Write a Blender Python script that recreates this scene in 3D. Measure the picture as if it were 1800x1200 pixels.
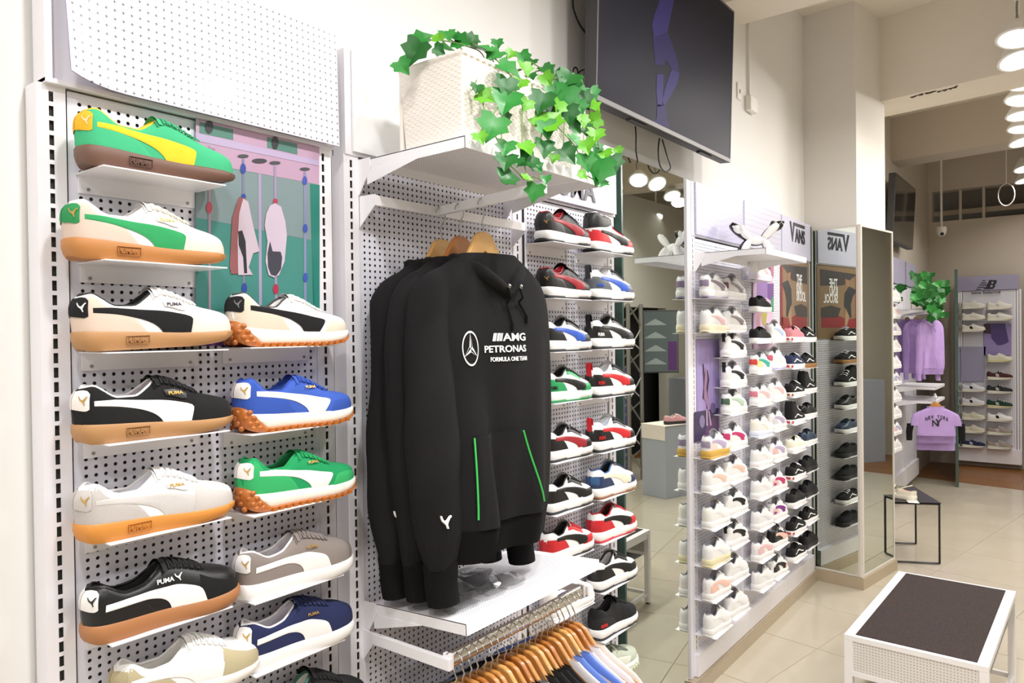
import bpy, bmesh, math, random
import numpy as np
from mathutils import Vector, Matrix

for _o in list(bpy.data.objects):
    bpy.data.objects.remove(_o, do_unlink=True)
SC = bpy.context.scene
COL = SC.collection
PI = math.pi
random.seed(7)

# ------------------------------------------------------------------ camera
# world: X along the shop's left wall (into the picture), +Y towards that wall (post fronts at y = 0), Z up, floor at 0
FPX, CX, CY = 1300.0, 900.0, 600.0
TH, PT, RO = math.radians(37.38), math.atan(14 / 1300), .0125
CAM = Vector((0, -1.40, 1.66))
FW = Vector((math.cos(PT) * math.cos(TH), math.cos(PT) * math.sin(TH), -math.sin(PT)))
_r0 = Vector((math.sin(TH), -math.cos(TH), 0))
_u0 = _r0.cross(FW)
RT = _r0 * math.cos(RO) - _u0 * math.sin(RO)
UP = _u0 * math.cos(RO) + _r0 * math.sin(RO)
cam_data = bpy.data.cameras.new('camera')
cam_data.sensor_width = 36
cam_data.lens = 36 * FPX / 1800
cam_data.clip_start = .05
cam = bpy.data.objects.new('camera', cam_data)
COL.objects.link(cam)
cam.matrix_world = Matrix(((RT.x, UP.x, -FW.x, CAM.x), (RT.y, UP.y, -FW.y, CAM.y), (RT.z, UP.z, -FW.z, CAM.z), (0, 0, 0, 1)))
SC.camera = cam


def un(px, py, **k):
    """world point seen at a pixel of the 1800x1200 frame on one axis-aligned plane, e.g. un(px, py, y=0)"""
    d = FW + RT * ((px - CX) / FPX) + UP * ((CY - py) / FPX)
    ax = 'xyz'.index(list(k)[0])
    t = (list(k.values())[0] - CAM[ax]) / d[ax]
    return CAM + d * t


# ------------------------------------------------------------------ world, lamps, exposure
world = bpy.data.worlds.new('world')
SC.world = world
world.use_nodes = True
_bg = world.node_tree.nodes['Background']
_bg.inputs[0].default_value = (.9, .93, 1, 1)
_bg.inputs[1].default_value = .25
SC.view_settings.view_transform = 'Standard'
SC.view_settings.look = 'None'
SC.view_settings.gamma = 1
SC.view_settings.use_curve_mapping = False
SC.view_settings.exposure = -0.94
SC.cycles.max_bounces = 9
SC.cycles.diffuse_bounces = 5
SC.cycles.glossy_bounces = 5
SC.cycles.transmission_bounces = 6
SC.cycles.caustics_reflective = False
SC.cycles.caustics_refractive = False
SC.cycles.sample_clamp_indirect = 6
LAMP_Z = 3.22
LAMP_W = 26.0
LAMPS = [(-1.2, -1.15), (-.2, -1.2), (.75, -1.2), (1.6, -1.18), (2.4, -1.2), (3.2, -1.16), (4.05, -1.16),
         (4.86, -1.15), (5.26, -1.13), (5.75, -1.12), (6.2, -1.1), (6.65, -1.08), (7.1, -1.06), (7.6, -1.04), (8.9, -1.0), (9.6, -.97),
         (-.6, -2.6), (.9, -2.6), (2.4, -2.55), (3.9, -2.55), (5.3, -2.5), (6.85, -2.18), (7.15, -2.12), (7.9, -2.3), (8.35, -2.42), (9.0, -3.55), (9.2, -3.15), (1.2, -4.3), (4.4, -4.3), (7.0, -4.6), (11.6, -4.95), (12.2, -4.3)]


# ------------------------------------------------------------------ materials
def lin(h):
    if not isinstance(h, str):
        return tuple(h) if len(h) == 4 else (h[0], h[1], h[2], 1)
    h = h.lstrip('#')
    out = []
    for i in (0, 2, 4):
        c = int(h[i:i + 2], 16) / 255
        out.append(c / 12.92 if c <= .04045 else ((c + .055) / 1.055) ** 2.4)
    return (*out, 1)


MATS = {}


def mat(name, col='#ffffff', rough=.5, metal=0, noise=None, bump=None, spec=None, coat=0, emit=0, trans=0, ior=None, alpha=1, sheen=0, stretch=None):
    """principled material; noise=(scale, colour2, contrast), bump=(scale, strength[, detail])"""
    if name in MATS:
        return MATS[name]
    m = bpy.data.materials.new(name)
    m.use_nodes = True
    nt = m.node_tree
    b = nt.nodes['Principled BSDF']
    b.inputs['Base Color'].default_value = lin(col)
    b.inputs['Roughness'].default_value = rough
    b.inputs['Metallic'].default_value = metal
    if spec is not None:
        b.inputs['Specular IOR Level'].default_value = spec
    if ior:
        b.inputs['IOR'].default_value = ior
    b.inputs['Coat Weight'].default_value = coat
    b.inputs['Transmission Weight'].default_value = trans
    b.inputs['Alpha'].default_value = alpha
    if sheen:
        b.inputs['Sheen Weight'].default_value = sheen
        b.inputs['Sheen Roughness'].default_value = .4
    if emit:
        b.inputs['Emission Color'].default_value = lin(col)
        b.inputs['Emission Strength'].default_value = emit
    if noise or bump:
        tc = nt.nodes.new('ShaderNodeTexCoord')
        vec = tc.outputs['Object']
        if stretch:
            mp = nt.nodes.new('ShaderNodeMapping')
            mp.inputs['Scale'].default_value = stretch
            nt.links.new(vec, mp.inputs[0])
            vec = mp.outputs[0]
    if noise:
        n = nt.nodes.new('ShaderNodeTexNoise')
        n.inputs['Scale'].default_value = noise[0]
        n.inputs['Detail'].default_value = 5
        nt.links.new(vec, n.inputs['Vector'])
        r = nt.nodes.new('ShaderNodeValToRGB')
        ct = noise[2] if len(noise) > 2 else .25
        r.color_ramp.elements[0].position = .5 - ct
        r.color_ramp.elements[1].position = .5 + ct
        r.color_ramp.elements[0].color = lin(col)
        r.color_ramp.elements[1].color = lin(noise[1])
        nt.links.new(n.outputs['Fac'], r.inputs[0])
        nt.links.new(r.outputs[0], b.inputs['Base Color'])
    if bump:
        n = nt.nodes.new('ShaderNodeTexNoise')
        n.inputs['Scale'].default_value = bump[0]
        n.inputs['Detail'].default_value = bump[2] if len(bump) > 2 else 3
        nt.links.new(vec, n.inputs['Vector'])
        bp = nt.nodes.new('ShaderNodeBump')
        bp.inputs['Strength'].default_value = bump[1]
        bp.inputs['Distance'].default_value = .002
        nt.links.new(n.outputs['Fac'], bp.inputs['Height'])
        nt.links.new(bp.outputs[0], b.inputs['Normal'])
    MATS[name] = m
    return m


def nodes_of(name, rough=.5):
    """an empty-handed principled material with a math helper, for printed patterns"""
    m = bpy.data.materials.new(name)
    m.use_nodes = True
    MATS[name] = m
    nt = m.node_tree
    b = nt.nodes['Principled BSDF']
    b.inputs['Roughness'].default_value = rough

    def mth(op, a, c=None, d=None):
        n = nt.nodes.new('ShaderNodeMath')
        n.operation = op
        for i, v in enumerate((a, c, d)):
            if v is None:
                continue
            if isinstance(v, (int, float)):
                n.inputs[i].default_value = v
            else:
                nt.links.new(v, n.inputs[i])
        return n.outputs[0]
    tc = nt.nodes.new('ShaderNodeTexCoord')
    sep = nt.nodes.new('ShaderNodeSeparateXYZ')
    nt.links.new(tc.outputs['Object'], sep.inputs[0])
    return m, nt, b, mth, tc, sep


def mixcol(nt, fac, a, b2):
    n = nt.nodes.new('ShaderNodeMix')
    n.data_type = 'RGBA'
    for idx, v in ((6, a), (7, b2)):
        if isinstance(v, str):
            n.inputs[idx].default_value = lin(v)
        else:
            nt.links.new(v, n.inputs[idx])
    nt.links.new(fac, n.inputs[0])
    return n.outputs[2]


# ------------------------------------------------------------------ mesh building
class MB:
    def __init__(s):
        s.v = []
        s.f = []

    def add(s, vs, fs):
        o = len(s.v)
        s.v += [tuple(p) for p in vs]
        s.f += [tuple(i + o for i in q) for q in fs]
        return s

    def box(s, x0, x1, y0, y1, z0, z1):
        return s.add([(x0, y0, z0), (x1, y0, z0), (x1, y1, z0), (x0, y1, z0), (x0, y0, z1), (x1, y0, z1), (x1, y1, z1), (x0, y1, z1)],
                     [(0, 3, 2, 1), (4, 5, 6, 7), (0, 1, 5, 4), (1, 2, 6, 5), (2, 3, 7, 6), (3, 0, 4, 7)])

    def grid(s, rows, closed=False, flip=False):
        """rows: list of equal-length point lists"""
        n, k = len(rows), len(rows[0])
        fs = []
        for i in range(n - 1):
            for j in range(k if closed else k - 1):
                a, b = i * k + j, i * k + (j + 1) % k
                q = (a, b, b + k, a + k)
                fs.append(q[::-1] if flip else q)
        return s.add([p for r in rows for p in r], fs)

    def tube(s, path, r, n=8, closed=False, caps=True, flat=1.0):
        P = [Vector(p) for p in path]
        m = len(P)
        R = r if isinstance(r, (list, tuple, np.ndarray)) else [r] * m
        rows = []
        prev = None
        for i in range(m):
            a = P[(i - 1) % m] if (closed or i > 0) else P[i]
            b = P[(i + 1) % m] if (closed or i < m - 1) else P[i]
            t = (b - a)
            if t.length < 1e-9:
                t = Vector((0, 0, 1))
            t.normalize()
            if prev is None:
                u = t.orthogonal().normalized() if abs(t.z) > .9 else t.cross(Vector((0, 0, 1))).normalized()
            else:
                u = (prev - t * prev.dot(t))
                u = u.normalized() if u.length > 1e-6 else t.orthogonal().normalized()
            prev = u
            w = t.cross(u)
            rows.append([P[i] + u * (R[i] * math.cos(2 * PI * j / n)) + w * (R[i] * flat * math.sin(2 * PI * j / n)) for j in range(n)])
        if closed:
            rows.append(rows[0])
        s.grid(rows, closed=True)
        if caps and not closed:
            o = len(s.v)
            s.f.append(tuple(range(o - m * n + n - 1, o - m * n - 1, -1)))
            s.f.append(tuple(range(o - n, o)))
        return s

    def cyl(s, a, b, r, n=16, r2=None):
        return s.tube([a, b], [r, r if r2 is None else r2], n)

    def lathe(s, prof, c=(0, 0, 0), n=24, axis='z'):
        rows = []
        for r, z in prof:
            ring = []
            for j in range(n):
                a = 2 * PI * j / n
                p = (r * math.cos(a), r * math.sin(a), z)
                if axis == 'x':
                    p = (p[2], p[0], p[1])
                elif axis == 'y':
                    p = (p[0], p[2], p[1])
                ring.append((p[0] + c[0], p[1] + c[1], p[2] + c[2]))
            rows.append(ring)
        return s.grid(rows, closed=True)

    def prism(s, pts, d0, d1, axis='y'):
        """extrude a polygon of (a, b) pairs; axis y: (x, z), axis x: (y, z), axis z: (x, y)"""
        def P(p, d):
            return {'y': (p[0], d, p[1]), 'x': (d, p[0], p[1]), 'z': (p[0], p[1], d)}[axis]
        n = len(pts)
        return s.add([P(p, d0) for p in pts] + [P(p, d1) for p in pts],
                     [tuple(range(n)), tuple(range(2 * n - 1, n - 1, -1))] + [(i, i + n, (i + 1) % n + n, (i + 1) % n) for i in range(n)])

    def mesh(s, name, smooth=None, merge=None, fix=True):
        me = bpy.data.meshes.new(name)
        me.from_pydata(s.v, [], s.f)
        if merge or fix:
            bm = bmesh.new()
            bm.from_mesh(me)
            if merge:
                bmesh.ops.remove_doubles(bm, verts=bm.verts, dist=merge)
            if fix:
                bmesh.ops.recalc_face_normals(bm, faces=bm.faces)
            bm.to_mesh(me)
            bm.free()
        if smooth is not None:
            me.polygons.foreach_set('use_smooth', [True] * len(me.polygons))
            if smooth < 180:
                me.set_sharp_from_angle(angle=math.radians(smooth))
        me.materials.append(None)
        me.update()
        return me

    def build(s, name, m, parent=None, smooth=None, merge=None, fix=True, bevel=0):
        o = obj(name, s.mesh(name, smooth, merge, fix), m, parent)
        if bevel:
            bv = o.modifiers.new('edge', 'BEVEL')
            bv.width = bevel
            bv.segments = 2
            bv.limit_method = 'ANGLE'
        return o


def obj(name, me, m, parent=None, loc=None, rot=None):
    o = bpy.data.objects.new(name, me)
    COL.objects.link(o)
    if len(me.materials) == 0:
        me.materials.append(None)
    o.material_slots[0].link = 'OBJECT'
    o.material_slots[0].material = m
    if parent:
        o.parent = parent
    if loc:
        o.location = loc
    if rot:
        o.rotation_euler = rot
    return o


def tag(o, label=None, cat=None, group=None, kind=None):
    for k, v in (('label', label), ('category', cat), ('group', group), ('kind', kind)):
        if v:
            o[k] = v
    return o


def thing(name, label, cat, loc=(0, 0, 0), rotz=0, group=None, scale=1):
    o = bpy.data.objects.new(name, None)
    COL.objects.link(o)
    o.empty_display_size = .05
    o.location = loc
    o.rotation_euler = (0, 0, rotz)
    o.scale = (scale,) * 3
    return tag(o, label, cat, group)


def struct(o):
    o['kind'] = 'structure'
    return o


def pch(pts):
    """monotone cubic interpolation through (x, y) points"""
    X = np.array([p[0] for p in pts], float)
    Y = np.array([p[1] for p in pts], float)
    h = np.diff(X)
    d = np.diff(Y) / h
    m = np.zeros(len(X))
    m[0], m[-1] = d[0], d[-1]
    for i in range(1, len(X) - 1):
        if d[i - 1] * d[i] > 0:
            w1, w2 = 2 * h[i] + h[i - 1], h[i] + 2 * h[i - 1]
            m[i] = (w1 + w2) / (w1 / d[i - 1] + w2 / d[i])

    def f(x):
        x = min(max(x, X[0]), X[-1])
        i = min(int(np.searchsorted(X, x, 'right')) - 1, len(h) - 1)
        t = (x - X[i]) / h[i]
        return float((2 * t ** 3 - 3 * t ** 2 + 1) * Y[i] + (t ** 3 - 2 * t ** 2 + t) * h[i] * m[i] + (-2 * t ** 3 + 3 * t ** 2) * Y[i + 1] + (t ** 3 - t ** 2) * h[i] * m[i + 1])
    return f


TXT = {}


def text_mesh(body, size=1.0, depth=.002, spacing=1.0, align='CENTER'):
    """lettering as a mesh in its own x-y plane"""
    key = (body, size, depth, spacing, align)
    if key in TXT:
        return TXT[key]
    cu = bpy.data.curves.new('lettering', 'FONT')
    cu.body = body
    cu.size = size
    cu.extrude = depth / 2
    cu.align_x = align
    cu.align_y = 'CENTER'
    cu.space_character = spacing
    cu.resolution_u = 3
    cu.offset = .022
    t = bpy.data.objects.new('lettering', cu)
    COL.objects.link(t)
    dg = bpy.context.evaluated_depsgraph_get()
    me = bpy.data.meshes.new_from_object(t.evaluated_get(dg))
    bpy.data.objects.remove(t, do_unlink=True)
    me.materials.clear()
    me.materials.append(None)
    TXT[key] = me
    return me


def fit_text(body, w, h, depth=.002, bold=False):
    """lettering scaled to w x h, baked, in x-z plane facing -y, centred"""
    key = ('fit', body, w, h, depth)
    if key in TXT:
        return TXT[key]
    me = text_mesh(body, 1, 1, 1.0).copy()
    co = np.array([v.co[:] for v in me.vertices])
    lo, hi = co.min(0), co.max(0)
    c = (co - (lo + hi) / 2) / (hi - lo)
    out = np.stack([c[:, 0] * w, -c[:, 2] * depth, c[:, 1] * h], 1)
    me.vertices.foreach_set('co', out.ravel())
    me.update()
    TXT[key] = me
    return me
# ------------------------------------------------------------------ shoes
CAT = [(0, 1), (.09, .99), (.2, .74), (.38, .58), (.56, .66), (.8, .93), (.97, 1), (1, .9), (.84, .76), (.7, .5), (.64, .32), (.74, .03), (.63, 0), (.5, .27), (.36, .4), (.15, .56), (.03, .8)]
OUT = pch([(0, 0), (.012, .34), (.03, .5), (.06, .62), (.1, .68), (.2, .72), (.35, .71), (.5, .77), (.62, .9), (.74, 1), (.84, .97), (.91, .84), (.96, .62), (.985, .4), (1, 0)])
KIND = {
    'court': dict(h=[(0, .094), (.06, .098), (.12, .090), (.22, .076), (.32, .076), (.42, .092), (.49, .106), (.56, .101), (.66, .087), (.76, .074), (.86, .067), (.94, .060), (.985, .050), (1, .036)],
                  t=[(0, .035), (.3, .031), (.7, .026), (1, .026)], b=[(0, .005), (.05, 0), (.62, 0), (.88, .006), (1, .016)]),
    'suede': dict(h=[(0, .092), (.06, .095), (.12, .088), (.22, .076), (.32, .079), (.42, .096), (.49, .108), (.56, .104), (.66, .093), (.76, .082), (.86, .074), (.94, .065), (.985, .054), (1, .040)],
                  t=[(0, .033), (.3, .031), (.7, .029), (1, .032)], b=[(0, .004), (.05, 0), (.66, 0), (.9, .005), (1, .014)]),
    'rider': dict(h=[(0, .104), (.06, .108), (.12, .098), (.22, .080), (.32, .080), (.42, .098), (.49, .106), (.56, .100), (.66, .085), (.76, .073), (.86, .068), (.94, .062), (.985, .054), (1, .042)],
                  t=[(0, .04), (.3, .034), (.7, .03), (1, .034)], b=[(0, .014), (.06, .004), (.14, 0), (.62, 0), (.88, .007), (1, .02)]),
    'chunky': dict(h=[(0, .112), (.06, .116), (.12, .110), (.22, .096), (.32, .098), (.42, .118), (.49, .128), (.56, .121), (.66, .104), (.76, .088), (.86, .078), (.94, .067), (.985, .054), (1, .044)],
                   t=[(0, .044), (.3, .042), (.7, .037), (1, .038)], b=[(0, .005), (.05, 0), (.68, 0), (.9, .006), (1, .014)]),
    'hitop': dict(h=[(0, .168), (.06, .172), (.12, .166), (.22, .160), (.30, .162), (.36, .162), (.41, .152), (.46, .134), (.53, .118), (.64, .104), (.76, .09), (.86, .08), (.94, .068), (.985, .054), (1, .044)],
                  t=[(0, .044), (.3, .042), (.7, .037), (1, .038)], b=[(0, .005), (.05, 0), (.68, 0), (.9, .006), (1, .014)]),
    'skate': dict(h=[(0, .084), (.06, .088), (.12, .083), (.22, .072), (.32, .074), (.42, .088), (.49, .098), (.56, .094), (.66, .082), (.76, .072), (.86, .064), (.94, .054), (.985, .044), (1, .034)],
                  t=[(0, .034), (.3, .031), (.7, .03), (1, .034)], b=[(0, .002), (.05, 0), (.75, 0), (.92, .004), (1, .009)]),
    'skatehi': dict(h=[(0, .148), (.06, .152), (.12, .148), (.22, .143), (.32, .143), (.40, .142), (.46, .130), (.53, .108), (.64, .088), (.76, .074), (.86, .065), (.94, .055), (.985, .044), (1, .034)],
                    t=[(0, .034), (.3, .031), (.7, .03), (1, .034)], b=[(0, .002), (.05, 0), (.75, 0), (.92, .004), (1, .009)]),
}


class Last:
    """the shape of one kind of shoe: heel at x = 0, toe at x = L, seen side at -y, sole on z = 0"""

    def __init__(s, kind, n=44, nv=12):
        k = KIND[kind]
        s.kind, s.L, s.W, s.n, s.nv = kind, .29, .106, n, nv
        s.h, s.t, s.b = pch(k['h']), pch(k['t']), pch(k['b'])
        hi = kind in ('hitop', 'skatehi')
        s.open = .44 if hi else .49
        s.c = pch([(0, 0), (.012, .18), (.03, .42), (.06, .56), (.14, .64), (.28, .62), (.38, .5), (s.open - .03, .28), (s.open, 0), (1, 0)])
        s.e = pch([(0, .62), (.3, .66), (.5, .8), (.75, .74), (1, .62)])
        u = np.linspace(0, 1, n)
        s.S = list(.5 * u + .5 * (1 - np.cos(PI * u)) / 2)

    def w(s, x):
        return OUT(x) * s.W / 2

    def P(s, x, v, side, off=0):
        w = max(s.w(x) - .0035, 0)
        c = s.c(x) * w
        z0 = s.t(x) - .004
        h = max(s.h(x), z0 + .004)
        e = s.e(x)
        cv = max(math.cos(PI * v / 2), 0) ** e
        sv = max(math.sin(PI * v / 2), 0) ** e
        y = c + (w - c) * cv
        z = z0 + (h - z0) * sv
        hl = max(0, 1 - x / .16)
        xx = .003 + x * (s.L - .007) + hl * (.010 * v * v - .0035 * math.sin(PI * min(1, v * 1.4)))
        p = Vector((xx, side * y, z))
        if off:
            d = .004
            a = s.P(min(x + d, 1), v, side) - s.P(max(x - d, 0), v, side)
            b = s.P(x, min(v + .03, 1), side) - s.P(x, max(v - .03, 0), side)
            nn = a.cross(b) * (-side)
            if nn.length > 1e-12:
                nn.normalize()
                if nn.dot(Vector((0, side, .35))) < 0 and x > .05:
                    nn = -nn
                p = p + nn * off
        return p

    def vz(s, x, z):
        z0 = s.t(x) - .004
        h = max(s.h(x), z0 + .004)
        q = min(max((z - z0) / (h - z0), 0), 1)
        return 2 / PI * math.asin(min(1, q ** (1 / s.e(x))))

    def upper(s):
        m = MB()
        for side in (-1, 1):
            m.grid([[s.P(x, j / s.nv, side) for j in range(s.nv + 1)] for x in s.S])
        return m.mesh('upper', 50, merge=1e-5)

    def rim(s, k=26, inset=0., dz=0.):
        xs = [s.open * (1 - math.cos(PI * i / k)) / 2 for i in range(k + 1)]
        near = [s.P(x, 1, -1) for x in xs]
        far = [s.P(x, 1, 1) for x in xs[1:-1]][::-1]
        lp = near + far
        c = sum(lp, Vector()) / len(lp)
        out = []
        for p in lp:
            d = Vector((c.x - p.x, c.y - p.y, 0))
            q = p + d * inset
            q.z += dz
            out.append(q)
        return out

    def lining(s):
        m = MB()
        r0 = s.rim()
        r1 = s.rim(inset=.12, dz=-.006)
        r2 = s.rim(inset=.16, dz=-.02)
        r3 = [Vector((p.x, p.y, s.t(.3) + .010)) for p in s.rim(inset=.2)]
        r4 = [Vector((p.x, p.y, s.t(.3) + .008)) for p in s.rim(inset=.85)]
        m.grid([r0, r1, r2, r3, r4], closed=True)
        return m.mesh('lining', 60, fix=False)

    def collar(s, r=.0032):
        m = MB()
        m.tube(s.rim(), r, 6, closed=True)
        return m.mesh('collar', 60)

    def ring(s, inset, zf):
        pts = []
        for side, seq in ((-1, s.S), (1, s.S[-2:0:-1])):
            for x in seq:
                w = s.w(x)
                k = max(0, 1 - inset / (s.W / 2)) if w > inset else max(0., 1 - inset / max(w, .02))
                xx = s.L / 2 + (x - .5) * s.L * (1 - inset / (s.L / 2))
                pts.append(Vector((xx, side * w * k, zf(x))))
        return pts

    def band(s, name, zl, zh, lo=.0, hi=.0, bulge=.0015, bottom=True, top=True):
        m = MB()
        rows = []
        if bottom:
            rows.append(s.ring(.018, zl))
        rows.append(s.ring(lo + .003, zl))
        rows.append(s.ring(lo, lambda x: zl(x) + .15 * (zh(x) - zl(x))))
        rows.append(s.ring((lo + hi) / 2 - bulge, lambda x: zl(x) + .5 * (zh(x) - zl(x))))
        rows.append(s.ring(hi, lambda x: zl(x) + .9 * (zh(x) - zl(x))))
        rows.append(s.ring(hi + .0025, zh))
        if top:
            rows.append(s.ring(hi + .016, lambda x: zh(x) - .001))
        m.grid(rows, closed=True)
        n = len(s.S)
        k = len(rows[0])
        for base in ((0,) if bottom else ()) + ((len(rows) - 1,) if top else ()):
            o = base * k
            near = list(range(o, o + n))
            far = [o] + list(range(o + k - 1, o + n - 1, -1)) + [o + n - 1]
            for i in range(n - 1):
                q = [near[i], near[i + 1], far[i + 1], far[i]]
                q = list(dict.fromkeys(q))
                if len(q) > 2:
                    m.f.append(tuple(q))
        return m.mesh(name, 55)

    def patch(s, name, A, B, side=-1, nt=22, nk=7, off=.0012):
        """a panel between two border lines given as (s, z) points"""
        def line(pts):
            d = [0]
            for a, b in zip(pts, pts[1:]):
                d.append(d[-1] + math.hypot((b[0] - a[0]) * .29, b[1] - a[1]) + 1e-6)
            d = [q / d[-1] for q in d]
            fx, fz = pch(list(zip(d, [p[0] for p in pts]))), pch(list(zip(d, [p[1] for p in pts])))
            return lambda t: (fx(t), fz(t))
        a, b = line(A), line(B)
        m = MB()
        rows = []
        for i in range(nt + 1):
            t = i / nt
            (xa, za), (xb, zb) = a(t), b(t)
            row = []
            for j in range(nk + 1):
                u = j / nk
                x, z = xa + (xb - xa) * u, za + (zb - za) * u
                edge = j in (0, nk) or i in (0, nt)
                row.append(s.P(x, s.vz(x, z), side, max(off - .0008, .0002) if edge else off))
            rows.append(row)
        m.grid(rows, flip=(side > 0))
        return m.mesh(name, 70, fix=False)

    def frame(s, x, z, side=-1, off=.0022):
        v = s.vz(x, z)
        p = s.P(x, v, side, off)
        a = (s.P(x + .02, s.vz(x + .02, z), side) - s.P(x - .02, s.vz(x - .02, z), side)).normalized()
        b = (s.P(x, min(1, v + .05), side) - s.P(x, max(0, v - .05), side))
        b = (b - a * b.dot(a)).normalized()
        return p, a, b

    def letters(s, body, x, z, w, h, depth=.0008, off=.0022):
        me = fit_text(body, w, h, depth).copy()
        p, a, b = s.frame(x, z, -1, off)
        nrm = a.cross(b)
        co = np.array([v.co[:] for v in me.vertices])
        out = [p + a * float(c[0]) + b * float(c[2]) + nrm * float(-c[1]) for c in co]
        me.vertices.foreach_set('co', np.array([tuple(q) for q in out]).ravel())
        me.update()
        return me

    def cat(s, x, z, size, off=.0034):
        p, a, b = s.frame(x, z, -1, off)
        m = MB()
        m.add([p + a * ((u - .5) * size) + b * ((v - .5) * size) for u, v in CAT], [tuple(range(len(CAT)))])
        return m.mesh('emblem', None, fix=False)

    def laces(s, rows=5, r=.0021, a0=.5, a1=.69, bow=True):
        m = MB()
        for i in range(rows):
            x = a0 + (a1 - a0) * i / (rows - 1)
            for sg in (-1, 1):
                pts = [s.P(x + sg * .012 * (1 - k / 3), .62 + .38 * k / 3, -1, .003 + .001 * (sg > 0)) for k in range(4)]
                pts += [s.P(x - sg * .012 * (k / 3), 1 - .38 * k / 3, 1, .003 + .001 * (sg > 0)) for k in range(1, 4)]
                m.tube(pts, r, 5, flat=.7)
        if bow:
            c = s.P(a0 - .005, 1, -1) + Vector((0, 0, .006))
            for sg in (-1, 1):
                m.tube([c, c + Vector((.004, sg * .010, .006)), c + Vector((.010, sg * .019, .007)), c + Vector((.018, sg * .025, .004)), c + Vector((.023, sg * .023, -.001)), c + Vector((.020, sg * .014, -.003)), c + Vector((.008, sg * .005, .0))], r * .9, 5)
                m.tube([c, c + Vector((.016, sg * .012, .004)), c + Vector((.034, sg * .024, -.012))], r * .9, 5)
        return m.mesh('laces', 60)

    def tongue(s, up=.016):
        m = MB()
        rows = []
        x0 = s.open + .09
        for i in range(8):
            t = i / 7
            x = x0 - t * .135
            base = s.h(max(x, s.open)) if x > s.open - .03 else s.h(s.open) + (s.open - .03 - x) * .10
            z = base + .001 + t * t * up * .75 - .004 * max(0, t - .75)
            wd = .014 + .016 * t
            rows.append([Vector((x * s.L + .004 * abs(u) * 0, u * wd, z - .014 * u * u * t - .006 * u * u)) for u in np.linspace(-1, 1, 7)])
        m.grid(rows)
        m.grid([[p + Vector((-.003, 0, -.004)) for p in r] for r in rows], flip=True)
        return m.mesh('tongue', 60)

    def studs(s):
        m = MB()
        rr = .0062
        for side in (-1, 1):
            for r, (z, xs) in enumerate(((.042, (.006, .05)), (.031, (.002, .03, .075)), (.020, (.006, .05, .095)), (.010, (.012, .07, .115)))):
                for x in xs:
                    w = s.w(x)
                    c = Vector((x * s.L + .001, side * (w - .001), z))
                    d = Vector((-max(0, .06 - x) * 14, side, 0)).normalized()
                    u = d.orthogonal().normalized()
                    q = d.cross(u)
                    rows = []
                    for i in range(4):
                        a = PI / 2 * i / 3.2
                        rows.append([c + d * (rr * .75 * math.sin(a)) + (u * math.cos(2 * PI * j / 8) + q * math.sin(2 * PI * j / 8)) * rr * math.cos(a) for j in range(8)])
                    m.grid(rows, closed=True)
        for side in (-1, 1):
            for i in range(12):
                x = .2 + .058 * i
                z = s.b(x)
                y = s.w(x)
                m.box(x * s.L - .0045, x * s.L + .0045, side * y - .006, side * y + .0012, z - .0005, z + .007)
        return m.mesh('studs', 60)

    def pull(s):
        m = MB()
        z = s.h(.03)
        m.grid([[Vector((x, u * .010, zz)) for u in (-1, -.5, .5, 1)] for x, zz in ((-.001, z - .03), (-.004, z - .01), (-.006, z + .016), (-.002, z + .024), (.004, z + .022), (.008, z + .004), (.012, z - .012))])
        m.grid([[Vector((x + .003, u * .010, zz)) for u in (-1, -.5, .5, 1)] for x, zz in ((-.001, z - .03), (-.004, z - .01), (-.006, z + .012), (-.001, z + .019), (.002, z + .018), (.005, z + .004), (.009, z - .012))], flip=True)
        return m.mesh('pull_tab', 60)


STRIP = ([(.075, .0735), (.16, .0735), (.25, .0715), (.36, .069), (.46, .0672), (.58, .0615), (.665, .0515), (.645, .026)],
         [(.075, .0650), (.13, .0637), (.20, .0615), (.28, .0575), (.35, .0525), (.42, .044), (.455, .036), (.48, .026)])
STRIP_SUEDE = ([(.09, .0655), (.17, .0665), (.27, .0675), (.38, .0690), (.50, .0690), (.60, .0625), (.67, .0520), (.70, .0270)],
               [(.085, .0540), (.15, .0548), (.23, .0556), (.32, .0560), (.40, .0525), (.45, .0450), (.47, .0370), (.48, .0270)])
STRIP_RIDER = ([(.10, .0835), (.18, .0815), (.27, .0785), (.38, .0740), (.50, .0690), (.61, .0620), (.71, .0540), (.655, .0300)],
               [(.10, .0735), (.16, .0710), (.24, .0680), (.33, .0635), (.41, .0575), (.47, .0490), (.51, .0400), (.53, .0300)])
STRIP_CH = ([(.13, .0930), (.22, .0930), (.32, .0920), (.44, .0880), (.56, .0820), (.66, .0740), (.75, .0620), (.74, .0400)],
            [(.13, .0800), (.20, .0790), (.28, .0770), (.37, .0730), (.45, .0660), (.52, .0580), (.56, .0500), (.58, .0400)])
HEEL = ([(0, .024), (.1, .024), (.2, .024), (.3, .024), (.40, .024)], [(0, .097), (.07, .094), (.14, .076), (.30, .056), (.40, .025)])
HEEL_R = ([(0, .034), (.1, .034), (.2, .032), (.3, .030), (.42, .029)], [(0, .108), (.07, .104), (.14, .083), (.33, .066), (.43, .030)])
HEEL_CH = ([(0, .036), (.1, .036), (.2, .036), (.3, .036), (.38, .036)], [(0, .092), (.09, .090), (.18, .084), (.30, .075), (.40, .040)])
TAB = ([(0, .060), (.018, .058), (.036, .057), (.052, .060)], [(0, .089), (.018, .091), (.040, .090), (.055, .085)])
TAB_R = ([(0, .072), (.02, .070), (.040, .069), (.058, .073)], [(0, .099), (.02, .101), (.045, .100), (.062, .094)])
TOE = ([(.645, .022), (.74, .02), (.84, .02), (.93, .02), (1, .022)], [(.672, .076), (.75, .064), (.84, .055), (.93, .049), (1, .034)])
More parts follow.
